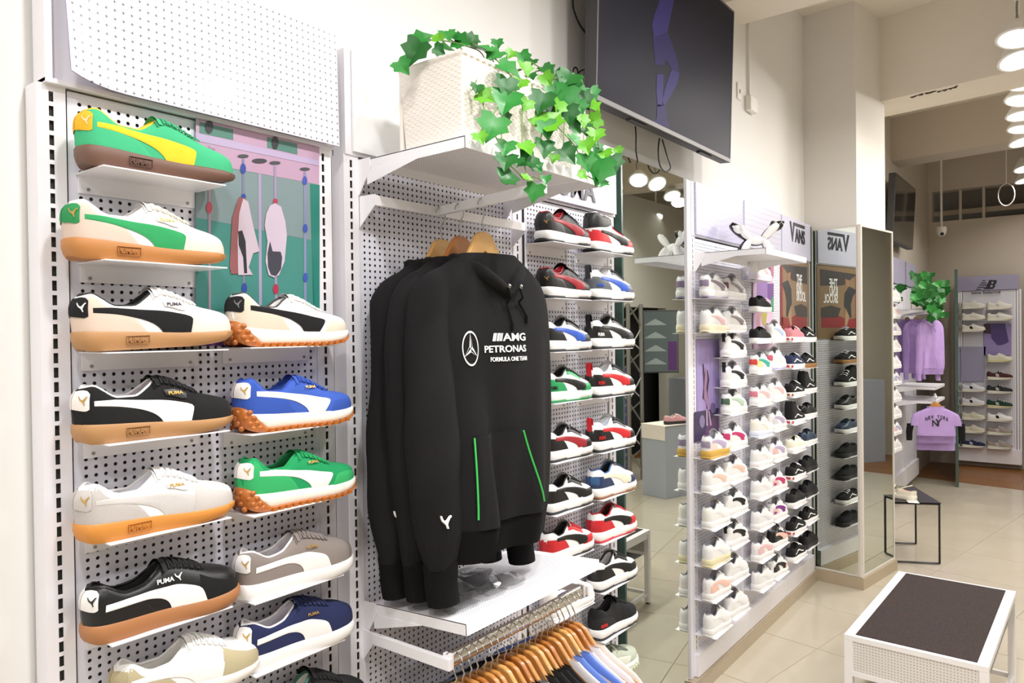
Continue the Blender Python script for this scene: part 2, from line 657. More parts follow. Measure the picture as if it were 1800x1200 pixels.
TOE_LOW = ([(.70, .022), (.78, .02), (.86, .02), (.94, .02), (1, .022)], [(.70, .030), (.76, .052), (.86, .054), (.94, .050), (1, .036)])
TOE_CH = ([(.66, .034), (.76, .03), (.86, .03), (.94, .03), (1, .03)], [(.64, .050), (.74, .066), (.84, .066), (.93, .060), (1, .042)])
EYE = ([(.46, .100), (.52, .090), (.60, .078), (.69, .066)], [(.47, .112), (.54, .104), (.62, .093), (.71, .080)])
EYE_CH = ([(.40, .104), (.48, .104), (.58, .092), (.68, .078)], [(.44, .124), (.52, .124), (.61, .112), (.71, .096)])
WAVE = ([(.16, .050), (.28, .0555), (.36, .066), (.45, .064), (.55, .053), (.66, .047)], [(.16, .043), (.28, .0465), (.36, .056), (.45, .056), (.55, .046), (.66, .040)])
GEO = {}


def last(kind, lo):
    key = (kind, lo)
    if key not in GEO:
        GEO[key] = Last(kind, 24, 7) if lo else Last(kind)
    return GEO[key]


def geo(kind, lo, part, fn):
    key = (kind, lo, part)
    if key not in GEO:
        GEO[key] = fn(last(kind, lo))
    return GEO[key]


def shoe(label, kind, loc, up, sole, strip=None, heel=None, toe=None, tab=None, lining=None, collar=None, laces=None, tongue=None, eye=None, outsole=None,
         pull=None, wave=None, mark=None, sole_mark=None, emblem=None, back=None, word=None, rotz=0, pitch=0, scale=1., lo=False, group=None, name='sneaker', strip_shape=None, label_patch=None, ankle=None, zs=1.):
    """one shoe standing on a shelf, heel at loc; colours are materials"""
    r = thing(name, label, 'shoe', loc, rotz, group, scale)
    r.rotation_euler = (0, -pitch, rotz)
    r.scale = (scale, scale, scale * zs)
    nt, nk = (10, 3) if lo else (24, 7)

    def put(part, fn, m, nm=None, par=None):
        return obj(nm or part, geo(kind, lo, part, fn), m, par or r)
    if kind == 'rider':
        zo = pch([(0, .054), (.05, .044), (.12, .022), (.18, .009), (.85, .008), (.93, .018), (1, .036)])
        put('outsole', lambda g: g.band('outsole', g.b, lambda x: max(zo(x), g.b(x) + .006), 0, 0), outsole)
        put('midsole', lambda g: g.band('midsole', lambda x: min(max(zo(x), g.b(x) + .006) - .002, g.t(x) - .004), g.t, .001, .001), sole)
        put('studs', lambda g: g.studs(), outsole)
    elif kind in ('chunky', 'hitop'):
        zo = lambda g: (lambda x: g.b(x) + (.010 if x < .36 or .62 < x < .8 else .006))
        put('outsole', lambda g: g.band('outsole', g.b, zo(g), 0.002, .001), outsole)
        put('midsole', lambda g: g.band('midsole', lambda x: zo(g)(x) - .002, g.t, .001, .001, .002), sole)
    else:
        put('sole', lambda g: g.band('sole', g.b, g.t, .004 if kind == 'court' else .0015, .0008), sole)
        if outsole:
            put('outsole', lambda g: g.band('outsole', lambda x: g.b(x) - .0004, lambda x: g.b(x) + .006, .0005, -.0006), outsole)
    put('upper', lambda g: g.upper(), up)
    put('lining', lambda g: g.lining(), lining or up)
    put('collar', lambda g: g.collar(.0028 if kind != 'chunky' else .004), collar or up)
    ch = kind in ('chunky', 'hitop')
    hp = HEEL_CH if ch else HEEL_R if kind == 'rider' else HEEL
    st = strip_shape or (STRIP_CH if ch else STRIP_RIDER if kind == 'rider' else STRIP_SUEDE if kind == 'suede' else STRIP)
    sk = 'x' if strip_shape else ''
    tp = TOE_CH if ch else TOE_LOW if kind in ('rider', 'skate', 'skatehi') or (toe and strip_shape) else TOE
    ey = EYE_CH if ch else EYE
    tb = TAB_R if kind == 'rider' else TAB
    sides = ((-1, 'a'), (1, 'b'))
    for sd, sn in sides:
        if heel:
            put('heel_panel' + sn, lambda g: g.patch('heel_panel', *hp, side=sd, nt=nt, nk=nk, off=.0009), heel, 'heel_panel')
        if toe:
            put('toe_panel' + sk + sn, lambda g: g.patch('toe_panel', *tp, side=sd, nt=nt, nk=nk, off=.0009), toe, 'toe_panel')
        if eye:
            put('eyestay' + sn, lambda g: g.patch('eyestay', *ey, side=sd, nt=nt // 2, nk=3, off=.0012), eye, 'eyestay')
        if ankle:
            put('ankle_panel' + sn, lambda g: g.patch('ankle_panel', [(0, .098), (.1, .103), (.25, .108), (.40, .122)], [(0, .166), (.1, .165), (.25, .158), (.385, .152)], side=sd, nt=nt, nk=nk, off=.0012), ankle, 'ankle_panel')
        if strip:
            put('side_stripe' + sk + sn, lambda g: g.patch('side_stripe', *st, side=sd, nt=nt, nk=nk, off=.0018), strip, 'side_stripe')
        if wave:
            put('side_stripe_w' + sn, lambda g: g.patch('side_stripe', *WAVE, side=sd, nt=nt, nk=2, off=.0014), wave, 'side_stripe')
        if tab:
            put('heel_tab' + sn, lambda g: g.patch('heel_tab', *tb, side=sd, nt=6, nk=4, off=.0026), tab, 'heel_tab')
    if laces:
        if not lo:
            put('laces', lambda g: g.laces(6, bow=False), laces)
        else:
            put('laces', lambda g: g.laces(3, .0034, .5, .66, False), laces)
    if tongue or laces:
        put('tongue', lambda g: g.tongue(.020 if ch else .007), tongue or up)
    if pull:
        put('pull_tab', lambda g: g.pull(), pull)
    if mark:      # name tag on the eyestay with lettering
        mk, mt = mark
        p = put('name_tag', lambda g: g.patch('name_tag', [(.50, .0745), (.55, .0715), (.60, .0665), (.625, .0665)], [(.49, .0840), (.55, .0845), (.60, .0800), (.63, .0755)], nt=6, nk=3, off=.0032), mk) if mk else r
        put('lettering', lambda g: g.letters('PUMA', .56, .0772 if kind != 'rider' else .083, .026, .0065, off=.0040), mt, par=p)
    if sole_mark:
        def sm(g):
            me = fit_text('PUMA', .030, .0095, .0016).copy()
            co = np.array([v.co[:] for v in me.vertices])
            y = -g.w(.30) - .0006
            sl = -(g.w(.36) - g.w(.24)) / (.12 * g.L)
            me.vertices.foreach_set('co', np.array([(.30 * g.L + c[0], y + sl * c[0] + c[1], .0165 + c[2]) for c in co]).ravel())
            me.update()
            return me
        put('sole_lettering', sm, sole_mark)

        def sf(g):
            m = MB()
            y = -g.w(.32) - .0011
            for a, b, c, d in ((.072, .112, .0097, .0102), (.072, .112, .0234, .0239), (.072, .0725, .0097, .0239), (.1115, .112, .0097, .0239)):
                m.box(a, b, y - .0004, y + .002, c, d)
            m.add([(.1045 + (u - .5) * .009, y - .0004, .0168 + (v - .5) * .010) for u, v in CAT], [tuple(range(len(CAT)))])
            return m.mesh('sole_frame')
        put('sole_frame', sf, sole_mark)
    if emblem:
        put('emblem', lambda g: g.cat(.030, .0745 if kind != 'rider' else .0855, .016), emblem)
    if back:      # word on the heel's side
        put('heel_lettering', lambda g: g.letters('PUMA', .10, .058, .036, .014, .0012, .0026), back)
    if word:
        put('side_lettering', lambda g: g.letters('PUMA', .45, .080, .030, .0085, .0006, .002), word)
        put('side_emblem', lambda g: g.cat(.535, .0805, .014, .0022), word, 'emblem')
    if label_patch:
        def lp(g):
            m = MB()
            m.box(-.0022, .002, -.016, .016, .012, .026)
            m.box(.006, .034, -g.w(.07) - .0016, -g.w(.07) + .004, .011, .026)
            return m.mesh('sole_label')
        put('sole_label', lp, label_patch)
    return r
# ------------------------------------------------------------------ the room
GR = math.radians(-10)                                   # the building's own grid (floor tiles, column, beams) is turned against the shop wall
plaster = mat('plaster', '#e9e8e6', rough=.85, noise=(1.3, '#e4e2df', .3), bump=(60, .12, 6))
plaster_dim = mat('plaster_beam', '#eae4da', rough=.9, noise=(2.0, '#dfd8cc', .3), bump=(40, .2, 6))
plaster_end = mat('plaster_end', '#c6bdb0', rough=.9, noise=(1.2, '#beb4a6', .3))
m = MB()
m.box(-2.2, 5.2, .05, .2, 0, 3.75)
struct(m.build('wall_left', plaster))
m = MB()
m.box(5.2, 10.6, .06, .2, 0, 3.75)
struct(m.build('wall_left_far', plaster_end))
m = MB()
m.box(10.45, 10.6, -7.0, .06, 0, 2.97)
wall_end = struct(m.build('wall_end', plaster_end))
m = MB()
m.box(10.43, 10.62, -7.0, .2, 3.34, 3.75)
m.box(10.44, 10.62, .02, .2, 2.97, 3.34)
for y in (-.52, -.28, -1.6, -2.9, -4.2):
    m.box(10.47, 10.5, y - .014, y + .014, 2.97, 3.34)
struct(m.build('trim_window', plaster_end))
m = MB()
m.box(11.3, 11.4, -7.0, .5, 2.5, 4.2)
struct(m.build('wall_outside', mat('corridor', '#a59c8e', rough=.9)))
m = MB()
m.box(10.62, 11.3, -7, .5, 3.06, 3.12)
struct(m.build('trim_ledge', mat('ledge', '#b7ab9b', rough=.9)))
m = MB()
m.box(11.2, 11.29, -7, -.35, 2.6, 3.16)
struct(m.build('trim_dark_band', mat('night', '#17181a', rough=.9)))
m = MB()
m.box(-2.35, -2.2, -7.0, .2, 0, 3.75)
struct(m.build('wall_back', plaster))
m = MB()
m.box(-2.2, 14.5, -7.15, -7.0, 0, 3.75)
struct(m.build('wall_right', plaster))
m = MB()
m.box(-2.35, 14.6, -7.15, .2, 3.75, 3.85)
struct(m.build('ceiling', plaster_dim))

# floor: porcelain tiles turned with the building, joints between them
grout = mat('grout', '#a89f8e', rough=.9)
m = MB()
m.box(-2.35, 14.6, -7.15, .2, -.08, -.0035)
floor = struct(m.build('floor', grout))
tile_m = mat('porcelain', '#bfb7a6', rough=.09, noise=(2.2, '#b5ac9a', .3), spec=.55)
TS = .6
m = MB()
m.add([(-.298, -.298, -.003), (.298, -.298, -.003), (.298, .298, -.003), (-.298, .298, -.003), (-.2965, -.2965, 0), (.2965, -.2965, 0), (.2965, .2965, 0), (-.2965, .2965, 0)],
      [(4, 5, 6, 7), (0, 1, 5, 4), (1, 2, 6, 5), (2, 3, 7, 6), (3, 0, 4, 7)])
tile_mesh = m.mesh('floor_tile')
cg, sg = math.cos(GR), math.sin(GR)
for i in range(-5, 12):
    for j in range(-9, 3):
        cx_, cy_ = (i + .5) * TS, (j + .5) * TS
        wx, wy = 3.998 + cg * cx_ - sg * cy_, -.321 + sg * cx_ + cg * cy_
        if 2.2 < wx < 10.6 and -4.4 < wy < .35 and (wx > 2.4 + max(0, -wy - 1.6) * .8):
            o = obj('floor_tile', tile_mesh, tile_m, floor, (wx, wy, random.uniform(-.0004, .0002)), (0, 0, GR))
rest = MB()
for i in range(-16, 22):
    for j in range(-14, 8):
        cx_, cy_ = (i + .5) * TS, (j + .5) * TS
        wx, wy = 3.998 + cg * cx_ - sg * cy_, -.321 + sg * cx_ + cg * cy_
        if -2.3 < wx < 14.4 and -7.0 < wy < .4 and not (2.2 < wx < 10.6 and -4.4 < wy < .35 and (wx > 2.4 + max(0, -wy - 1.6) * .8)):
            a = .2965
            rest.add([(wx + cg * u - sg * v, wy + sg * u + cg * v, 0) for u, v in ((-a, -a), (a, -a), (a, a), (-a, a))], [(0, 1, 2, 3)])
o = rest.build('floor_tiles_beyond', tile_m, floor, fix=False)
o['kind'] = 'stuff'
# wood-look strip in front of the end wall
wood_floor = mat('wood_floor', '#8f6236', rough=.35, noise=(3.5, '#7a4f27', .3), stretch=(1, 12, 1))
for k in range(7):
    m = MB()
    y0, y1 = .06 - k * 1.0, .06 - (k + 1) * 1.0
    for q, (xa, xb) in enumerate(((0, .34), (.345, .69), (.695, 1.4))):
        fx = lambda y, x: 9.34 + x + (y - .3) * .176
        e = min(fx(y0, xb), 10.45), min(fx(y1, xb), 10.45)
        m.add([(fx(y0, xa), y0 - .002, .003), (e[0], y0 - .002, .003), (e[1], y1 + .002, .003), (fx(y1, xa), y1 + .002, .003),
               (fx(y0, xa), y0 - .002, 0), (e[0], y0 - .002, 0), (e[1], y1 + .002, 0), (fx(y1, xa), y1 + .002, 0)],
              [(0, 1, 2, 3), (0, 4, 5, 1), (1, 5, 6, 2), (2, 6, 7, 3), (3, 7, 4, 0)])
        m.build('floor_plank', wood_floor, floor)
        m = MB()


def turned(m_, ox, oy, a=GR):
    c, s = math.cos(a), math.sin(a)
    m_.v = [(ox + c * x - s * y, oy + s * x + c * y, z) for x, y, z in m_.v]
    return m_


# ceiling beams
for name, (ox, oy), (x0, x1), z0 in (('beam_near', (3.98, .05), (-.30, .02), 3.33), ('beam_column', (5.50, -.3), (0.0, .40), 3.19), ('beam_mid', (8.15, .05), (0, .35), 3.32), ('beam_back', (1.5, .05), (-.3, .02), 3.33)):
    m = MB()
    m.box(x0, x1, -7.2, .3 if name != 'beam_column' else .42, z0, 3.76)
    turned(m, ox, oy, math.radians(-1) if name == 'beam_near' else GR)
    bo = struct(m.build(name, plaster_dim if name != 'beam_mid' else plaster_end))
    if name == 'beam_column':
        rc = random.Random(11)
        for pa, pb in (((1600, 171), (1622, 165)), ((1626, 164), (1646, 160)), ((1648, 161), (1664, 157)), ((1664, 157), (1681, 153)), ((1677, 155), (1682, 151))):
            q0, q1 = un(*pa, z=3.188), un(*pb, z=3.188)
            cm = MB()
            cm.tube([q0.lerp(q1, k / 5) + Vector((rc.uniform(-.006, .006), 0, rc.uniform(-.004, .002))) for k in range(6)], [rc.uniform(.002, .008) for k in range(6)], 6)
            cm.build('chipped_edge', mat('chipped_plaster', '#4d443b', rough=.95), bo)

# column with mirror cladding below
PA, PB, PC = (5.118, .0), (5.085, -.300), (5.625, -.392)
col_m = mat('column_paint', '#e6e3de', rough=.8, noise=(2, '#e0dcd5', .3), bump=(50, .12, 5))
m = MB()
m.prism([(5.14, .06), (5.10, -.285), (5.56, -.365), (5.70, .06)], .0, 3.75, 'z')
struct(m.build('wall_column', col_m))
base_tile = mat('base_tile', '#b5a68f', rough=.3, noise=(3, '#a99a83', .3))
m = MB()
d = .012
m.prism([(5.105, .06), (PB[0] - .022, PB[1] - .018), (PC[0] + .012, PC[1] - .020), (5.75, .06)], 0, .074, 'z')
struct(m.build('baseboard_column', base_tile))
mirror_m = mat('mirror_silver', '#d9dfd9', rough=.0, metal=1)
frame_m = mat('mirror_frame', '#d8d3ca', rough=.35, spec=.6)
green_edge = mat('glass_edge', '#3d554e', rough=.25)
zt = 2.325


def mirror_panel(name, a, b, z0, z1, label):
    """a mirror pane between two floor points, with its own frame strips"""
    a, b = Vector((*a, 0)), Vector((*b, 0))
    t = (b - a)
    n = Vector((t.y, -t.x, 0)).normalized()
    if n.dot(Vector((-1, -1, 0))) < 0 and name != 'side':
        n = -n
    r = thing('column_mirror', label, 'mirror', a)
    u = t.normalized()

    def slab(nm, p, q, k0, k1, za, zb, mm):
        mb = MB()
        A, B = u * p, u * q
        mb.add([A + n * k0 + Vector((0, 0, za)), B + n * k0 + Vector((0, 0, za)), B + n * k1 + Vector((0, 0, za)), A + n * k1 + Vector((0, 0, za)),
                A + n * k0 + Vector((0, 0, zb)), B + n * k0 + Vector((0, 0, zb)), B + n * k1 + Vector((0, 0, zb)), A + n * k1 + Vector((0, 0, zb))],
               [(0, 3, 2, 1), (4, 5, 6, 7), (0, 1, 5, 4), (1, 2, 6, 5), (2, 3, 7, 6), (3, 0, 4, 7)])
        return mb.build(nm, mm, r)
    Ln = t.length
    slab('mirror_pane', .012, Ln - .014, 0, .004, z0 + .012, z1 - .012, mirror_m)
    slab('frame_strip', 0, .012, -.002, .008, z0, z1, frame_m)
    slab('frame_strip', Ln - .016, Ln, -.002, .008, z0, z1, frame_m)
    slab('frame_strip', .012, Ln - .016, -.002, .008, z0, z0 + .012, frame_m)
    slab('frame_strip', .012, Ln - .016, -.002, .008, z1 - .012, z1, frame_m)
    return r


mirror_panel('left', PA, PB, .076, zt, 'tall mirror on the column beside the black sneakers, narrow white frame')
mirror_panel('front', (PB[0] + .004, PB[1] - .006), PC, .076, zt, 'tall mirror on the column face behind the black metal table')
m = MB()
m.cyl((PB[0] - .004, PB[1] - .004, .076), (PB[0] - .004, PB[1] - .004, zt), .013, 4)
tag(m.build('corner_strip', frame_m), 'pale vertical corner strip between the two mirrors on the column', 'trim', kind='structure')

# wall mirror between the racks
t_ = thing('wall_mirror', 'tall wall mirror between the rack of red and black sneakers and the white stand', 'mirror', (2.53, .0, .0))
m = MB()
m.box(0, .575, -.004, .004, .02, 2.345)
m.build('mirror_pane', mirror_m, t_)
m = MB()
m.box(-.012, 0, -.012, .03, .02, 2.345)
m.build('glass_edge', green_edge, t_)
m = MB()
m.box(-.004, .575, .005, .04, .0, 2.34)
m.build('backing', mat('backing_board', '#7e8479', rough=.8), t_)

# skirting under the stand
m = MB()
m.box(3.12, 5.13, -.03, .06, 0, .075)
struct(m.build('baseboard_left', base_tile))
m = MB()
m.box(-2.2, 2.5, .02, .06, 0, .075)
struct(m.build('baseboard_left_near', base_tile))


# ------------------------------------------------------------------ ceiling lamps
lamp_white = mat('lamp_white', '#f4f4f2', rough=.4)
lamp_glow = mat('lamp_glow', '#fffdf8', emit=9.0)
lamp_grey = mat('lamp_grey', '#8c8a86', rough=.4, metal=.6)
m = MB()
m.lathe([(.0, .12), (.03, .12), (.045, .105), (.07, .06), (.095, .02), (.104, .0), (.098, -.006), (.09, -.004), (.088, .002)], n=28)
lamp_shade = m.mesh('lamp_shade', 40)
m = MB()
m.lathe([(.0, 0.0), (.05, -.001), (.088, .002)], n=28)
lamp_face = m.mesh('lamp_diffuser', 40)
m = MB()
m.tube([(-.03, 0, .10), (-.05, 0, .15), (-.02, 0, .19), (0, 0, .2)], .006, 6)
lamp_arm = m.mesh('lamp_arm', 60)
m = MB()
m.cyl((0, 0, .2), (0, 0, .5), .012, 10)
lamp_rod = m.mesh('lamp_rod', 60)
names = {}
for i, (x, y) in enumerate(LAMPS):
    seen = 4.8 < x < 9.7 and y > -1.2
    if seen:
        n_seen = names['n'] = names.get('n', 0) + 1
    lab = 'round white ceiling lamp in the long row along the ceiling, number %s from the viewer' % ('one two three four five six seven eight nine ten eleven twelve'.split()[n_seen - 1]) if seen else 'round white ceiling spotlight seen only in the mirrors'
    t_ = thing('ceiling_lamp', lab, 'lamp', (x, y, LAMP_Z), 0, 'ceiling lamps in the long row' if seen else 'ceiling lamps behind the camera side')
    tilt = (random.uniform(-.14, .14), random.uniform(-.05, .16), 0) if x < 4.5 else (random.uniform(-.2, .2), random.uniform(.12, .3), 0) if y > -1.5 else (random.uniform(.2, .5), random.uniform(.3, .6), 0)
    s_ = obj('lamp_shade', lamp_shade, lamp_white, t_, rot=tilt)
    obj('lamp_diffuser', lamp_face, lamp_glow, s_)
    obj('lamp_arm', lamp_arm, lamp_grey, t_)
    obj('lamp_rod', lamp_rod, lamp_white, t_)
    ld = bpy.data.lights.new('lamp_light', 'AREA')
    ld.shape = 'DISK'
    ld.size = .17
    ld.energy = LAMP_W * (.92 if y < -1.5 else .66 if x > 4.5 else 0.95 if x > 2.2 else 1.6)
    ld.color = (1, .985, .975) if x < 4.5 else (1, .95, .89)
    ld.spread = math.radians(165)
    lo_ = bpy.data.objects.new('lamp_light', ld)
    COL.objects.link(lo_)
    lo_.parent = s_
    lo_.location = (0, 0, -.012)
# ------------------------------------------------------------------ display units on the left wall
steel = mat('white_steel', '#eceaf0', rough=.38, spec=.5)
steel2 = mat('white_steel_panel', '#e3e3ee', rough=.45, spec=.45)
slot_shade = mat('slot_shade_paint', '#343331', rough=.7)  # dark strip behind the slots, paints in the shade inside the posts
hole_shade = mat('hole_shade', '#4b4b4f', rough=.8)  # dark sheet behind the pegboard, its colour stands for the shaded gap
PXH, PZH = .0169, .0150


def pegmesh(cols, rows, px=PXH, pz=PZH, r=.0036, margin=(.012, .012), thick=.0012, seg=8):
    """sheet with real round holes, origin at lower left hole"""
    m = MB()
    per = []
    for k in range(seg):
        a = 2 * PI * (k + .5) / seg
        per.append((r * math.cos(a), r * math.sin(a)))
    hx, hz = px / 2, pz / 2
    sq = [(hx, hz * .414), (hx * .414, hz), (-hx * .414, hz), (-hx, hz * .414), (-hx, -hz * .414), (-hx * .414, -hz), (hx * .414, -hz), (hx, -hz * .414)]
    ang = [math.atan2(b, a) for a, b in sq]
    V, F = [], []
    corners = [(hx, hz), (-hx, hz), (-hx, -hz), (hx, -hz)]
    for i in range(cols):
        for j in range(rows):
            cx_, cz_ = i * px, j * pz
            o = len(V)
            V += [(cx_ + a, 0, cz_ + b) for a, b in per]
            V += [(cx_ + a, 0, cz_ + b) for a, b in corners]
            V += [(cx_ + a, thick, cz_ + b) for a, b in per]
            # per angles: 22.5, 67.5, 112.5 ... -> two per quadrant
            F += [(o + 0, o + 8, o + 1), (o + 2, o + 9, o + 3), (o + 4, o + 10, o + 5), (o + 6, o + 11, o + 7)]
            F += [(o + 1, o + 8, o + 9, o + 2), (o + 3, o + 9, o + 10, o + 4), (o + 5, o + 10, o + 11, o + 6), (o + 7, o + 11, o + 8, o + 0)]
            F += [(o + k, o + (k + 1) % 8, o + 12 + (k + 1) % 8, o + 12 + k) for k in range(8)]
    m.add(V, F)
    x0, x1, z0, z1 = -hx, (cols - 1) * px + hx, -hz, (rows - 1) * pz + hz
    a, b = margin
    for q in ((x0 - a, x0, z0 - b, z1 + b), (x1, x1 + a, z0 - b, z1 + b), (x0, x1, z0 - b, z0), (x0, x1, z1, z1 + b)):
        m.add([(q[0], 0, q[2]), (q[1], 0, q[2]), (q[1], 0, q[3]), (q[0], 0, q[3])], [(0, 1, 2, 3)])
    return m.mesh('pegboard', None, fix=False)


def postmesh(z0, z1, w=.046, sw=.0078, sh=.0175, pitch=.025, depth=.045):
    m = MB()
    h = w / 2
    n = int((z1 - z0 - .02) / pitch)
    top = z1 - .012
    m.add([(-h, 0, z0), (-sw / 2, 0, z0), (-sw / 2, 0, z1), (-h, 0, z1)], [(0, 1, 2, 3)])
    m.add([(sw / 2, 0, z0), (h, 0, z0), (h, 0, z1), (sw / 2, 0, z1)], [(0, 1, 2, 3)])
    prev = z1
    for k in range(n):
        a = top - k * pitch
        m.add([(-sw / 2, 0, a), (sw / 2, 0, a), (sw / 2, 0, prev), (-sw / 2, 0, prev)], [(0, 1, 2, 3)])
        b = a - sh
        m.add([(-sw / 2, 0, b), (-sw / 2, 0, a), (-sw / 2, .002, a), (-sw / 2, .002, b)], [(0, 1, 2, 3)])
        m.add([(sw / 2, 0, b), (sw / 2, 0, a), (sw / 2, .002, a), (sw / 2, .002, b)], [(0, 1, 2, 3)])
        prev = b
    m.add([(-sw / 2, 0, z0), (sw / 2, 0, z0), (sw / 2, 0, prev), (-sw / 2, 0, prev)], [(0, 1, 2, 3)])
    for x in (-h, h):
        m.add([(x, 0, z0), (x, depth, z0), (x, depth, z1), (x, 0, z1)], [(0, 1, 2, 3)])
    m.add([(-h, 0, z1), (h, 0, z1), (h, depth, z1), (-h, depth, z1)], [(0, 1, 2, 3)])
    return m.mesh('slotted_post', None, fix=False)


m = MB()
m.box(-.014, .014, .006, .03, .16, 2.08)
shade_strip = m.mesh('post_shade_strip')
POST = postmesh(.09, 2.098)
ZB = 2.098


# header prints
def header_cross():
    m_, nt, b, mth, tc, sep = nodes_of('header_cross_print', .22)
    x = mth('SUBTRACT', mth('FRACT', mth('MULTIPLY', sep.outputs[0], 1 / .0152)), .5)
    z = mth('SUBTRACT', mth('FRACT', mth('MULTIPLY', sep.outputs[2], 1 / .0158)), .5)
    ax, az = mth('ABSOLUTE', x), mth('ABSOLUTE', z)
    arm1 = mth('MULTIPLY', mth('LESS_THAN', ax, .18), mth('LESS_THAN', az, .045))
    arm2 = mth('MULTIPLY', mth('LESS_THAN', az, .18), mth('LESS_THAN', ax, .045))
    f = mth('MINIMUM', mth('ADD', arm1, arm2), 1)
    f = mth('MULTIPLY', f, .92)
    nt.links.new(mixcol(nt, f, '#e6e4f4', '#33313c'), b.inputs['Base Color'])
    b.inputs['Coat Weight'].default_value = .25
    b.inputs['Coat Roughness'].default_value = .06
    return m_


def header_grid(name, base, line, cell, warp, fw=.05):
    m_, nt, b, mth, tc, sep = nodes_of(name, .3)
    n = nt.nodes.new('ShaderNodeTexNoise')
    n.inputs['Scale'].default_value = 5.5
    n.inputs['Detail'].default_value = 0
    nt.links.new(tc.outputs['Object'], n.inputs['Vector'])
    sc = nt.nodes.new('ShaderNodeSeparateXYZ')
    nt.links.new(n.outputs['Color'], sc.inputs[0])
    x = mth('ADD', sep.outputs[0], mth('MULTIPLY', mth('SUBTRACT', sc.outputs[0], .5), warp))
    z = mth('ADD', sep.outputs[2], mth('MULTIPLY', mth('SUBTRACT', sc.outputs[1], .5), warp))
    fx = mth('LESS_THAN', mth('FRACT', mth('MULTIPLY', x, 1 / cell)), fw)
    fz = mth('LESS_THAN', mth('FRACT', mth('MULTIPLY', z, 1 / cell)), fw)
    f = mth('MULTIPLY', mth('MAXIMUM', fx, fz), .8)
    nt.links.new(mixcol(nt, f, base, line), b.inputs['Base Color'])
    b.inputs['Coat Weight'].default_value = .25
    b.inputs['Coat Roughness'].default_value = .08
    return m_


M_CROSS = header_cross()
M_GRID = header_grid('header_grid_print', '#c3c1da', '#85829f', .024, .07)
M_GRID3 = header_grid('header_grid_fine', '#d3d2e4', '#85839c', .030, .006, .05)
M_PLAIN = mat('header_plain', '#f4f6f7', rough=.12, spec=.5, coat=.4)
M_VANS = mat('header_lilac', '#c9c9de', rough=.3)
ink = mat('black_ink', '#1d1d22', rough=.5)
white_ink = mat('white_ink', '#f4f4f4', rough=.5)


def unit(label, x0, x1, cols, rows, hole0, header, zlow=.26, left=True):
    """two slotted posts, a pegboard between them, a header board on top"""
    t = thing('display_rack', label, 'rack', (x0, 0, 0))
    for x in (x0, x1) if left else (x1,):
        obj('slotted_post', POST, steel, t, (x - x0, 0, 0))
        obj('post_shade_strip', shade_strip, slot_shade, t, (x - x0, 0, 0))
    key = ('peg', cols, rows)
    if key not in GEO:
        GEO[key] = pegmesh(cols, rows)
    obj('pegboard', GEO[key], steel2, t, (hole0 - x0, .004, zlow))
    m = MB()
    m.box(.02, x1 - x0 - .02, .009, .012, zlow - .02, 2.09)
    m.build('hole_shade_sheet', hole_shade, t)
    return t


# rack 1
R1 = unit('white slotted pegboard rack nearest the viewer with the cross-print header', .536, 1.113, 30, 122, .583, None)
m = MB()
zz = [2.105, 2.365]
h1 = MB()
rows_ = []
for k in range(7):
    u = k / 6
    z = 2.104 + .262 * u
    rows_.append([(x, -.020 - (.035 * (1 - u) * max(0, 1 - (x - .0) / .10) ** 2 if x < .10 else 0) - .006 * (1 - u), z + (.012 * max(0, 1 - x / .14) ** 2 * (1 - u))) for x in np.linspace(0.012, .605, 25)])
h1.grid(rows_)
h1.grid([[(x, y + .004, z) for x, y, z in r] for r in rows_], flip=True)
o = h1.build('header_panel', M_CROSS, R1, 60)
m = MB()
m.box(-.012, .60, -.012, .03, 2.098, 2.106)
m.box(-.012, .0, -.008, .04, 2.1, 2.36)
m.box(-.006, .598, .006, .03, 2.1, 2.362)
m.build('header_frame', steel, R1)
# rack 2 (clothes)
R2 = unit('white slotted rack holding the hoodies, plain glossy header above', 1.197, 1.868, 36, 122, 1.240, None)
m = MB()
m.box(.0, .672, -.012, -.006, 2.106, 2.352)
m.build('header_panel', M_PLAIN, R2)
m = MB()
m.box(-.02, .69, -.004, .04, 2.098, 2.352)
m.build('header_frame', steel, R2)
# rack 3
R3 = unit('white slotted rack of red, black and blue sneakers beside the wall mirror', 1.868, 2.455, 29, 122, 1.930, None, left=False)
m = MB()
m.box(.045, .605, -.016, -.006, 2.106, 2.352)
m.build('header_panel', M_GRID3, R3)
m = MB()
m.box(.03, .615, -.004, .04, 2.098, 2.352)
m.build('header_frame', steel, R3)
obj('header_lettering', fit_text('PUMA', .30, .075, .002), mat('grey_ink', '#6c6c70', rough=.5), R3, (.30, -.0185, 2.165))
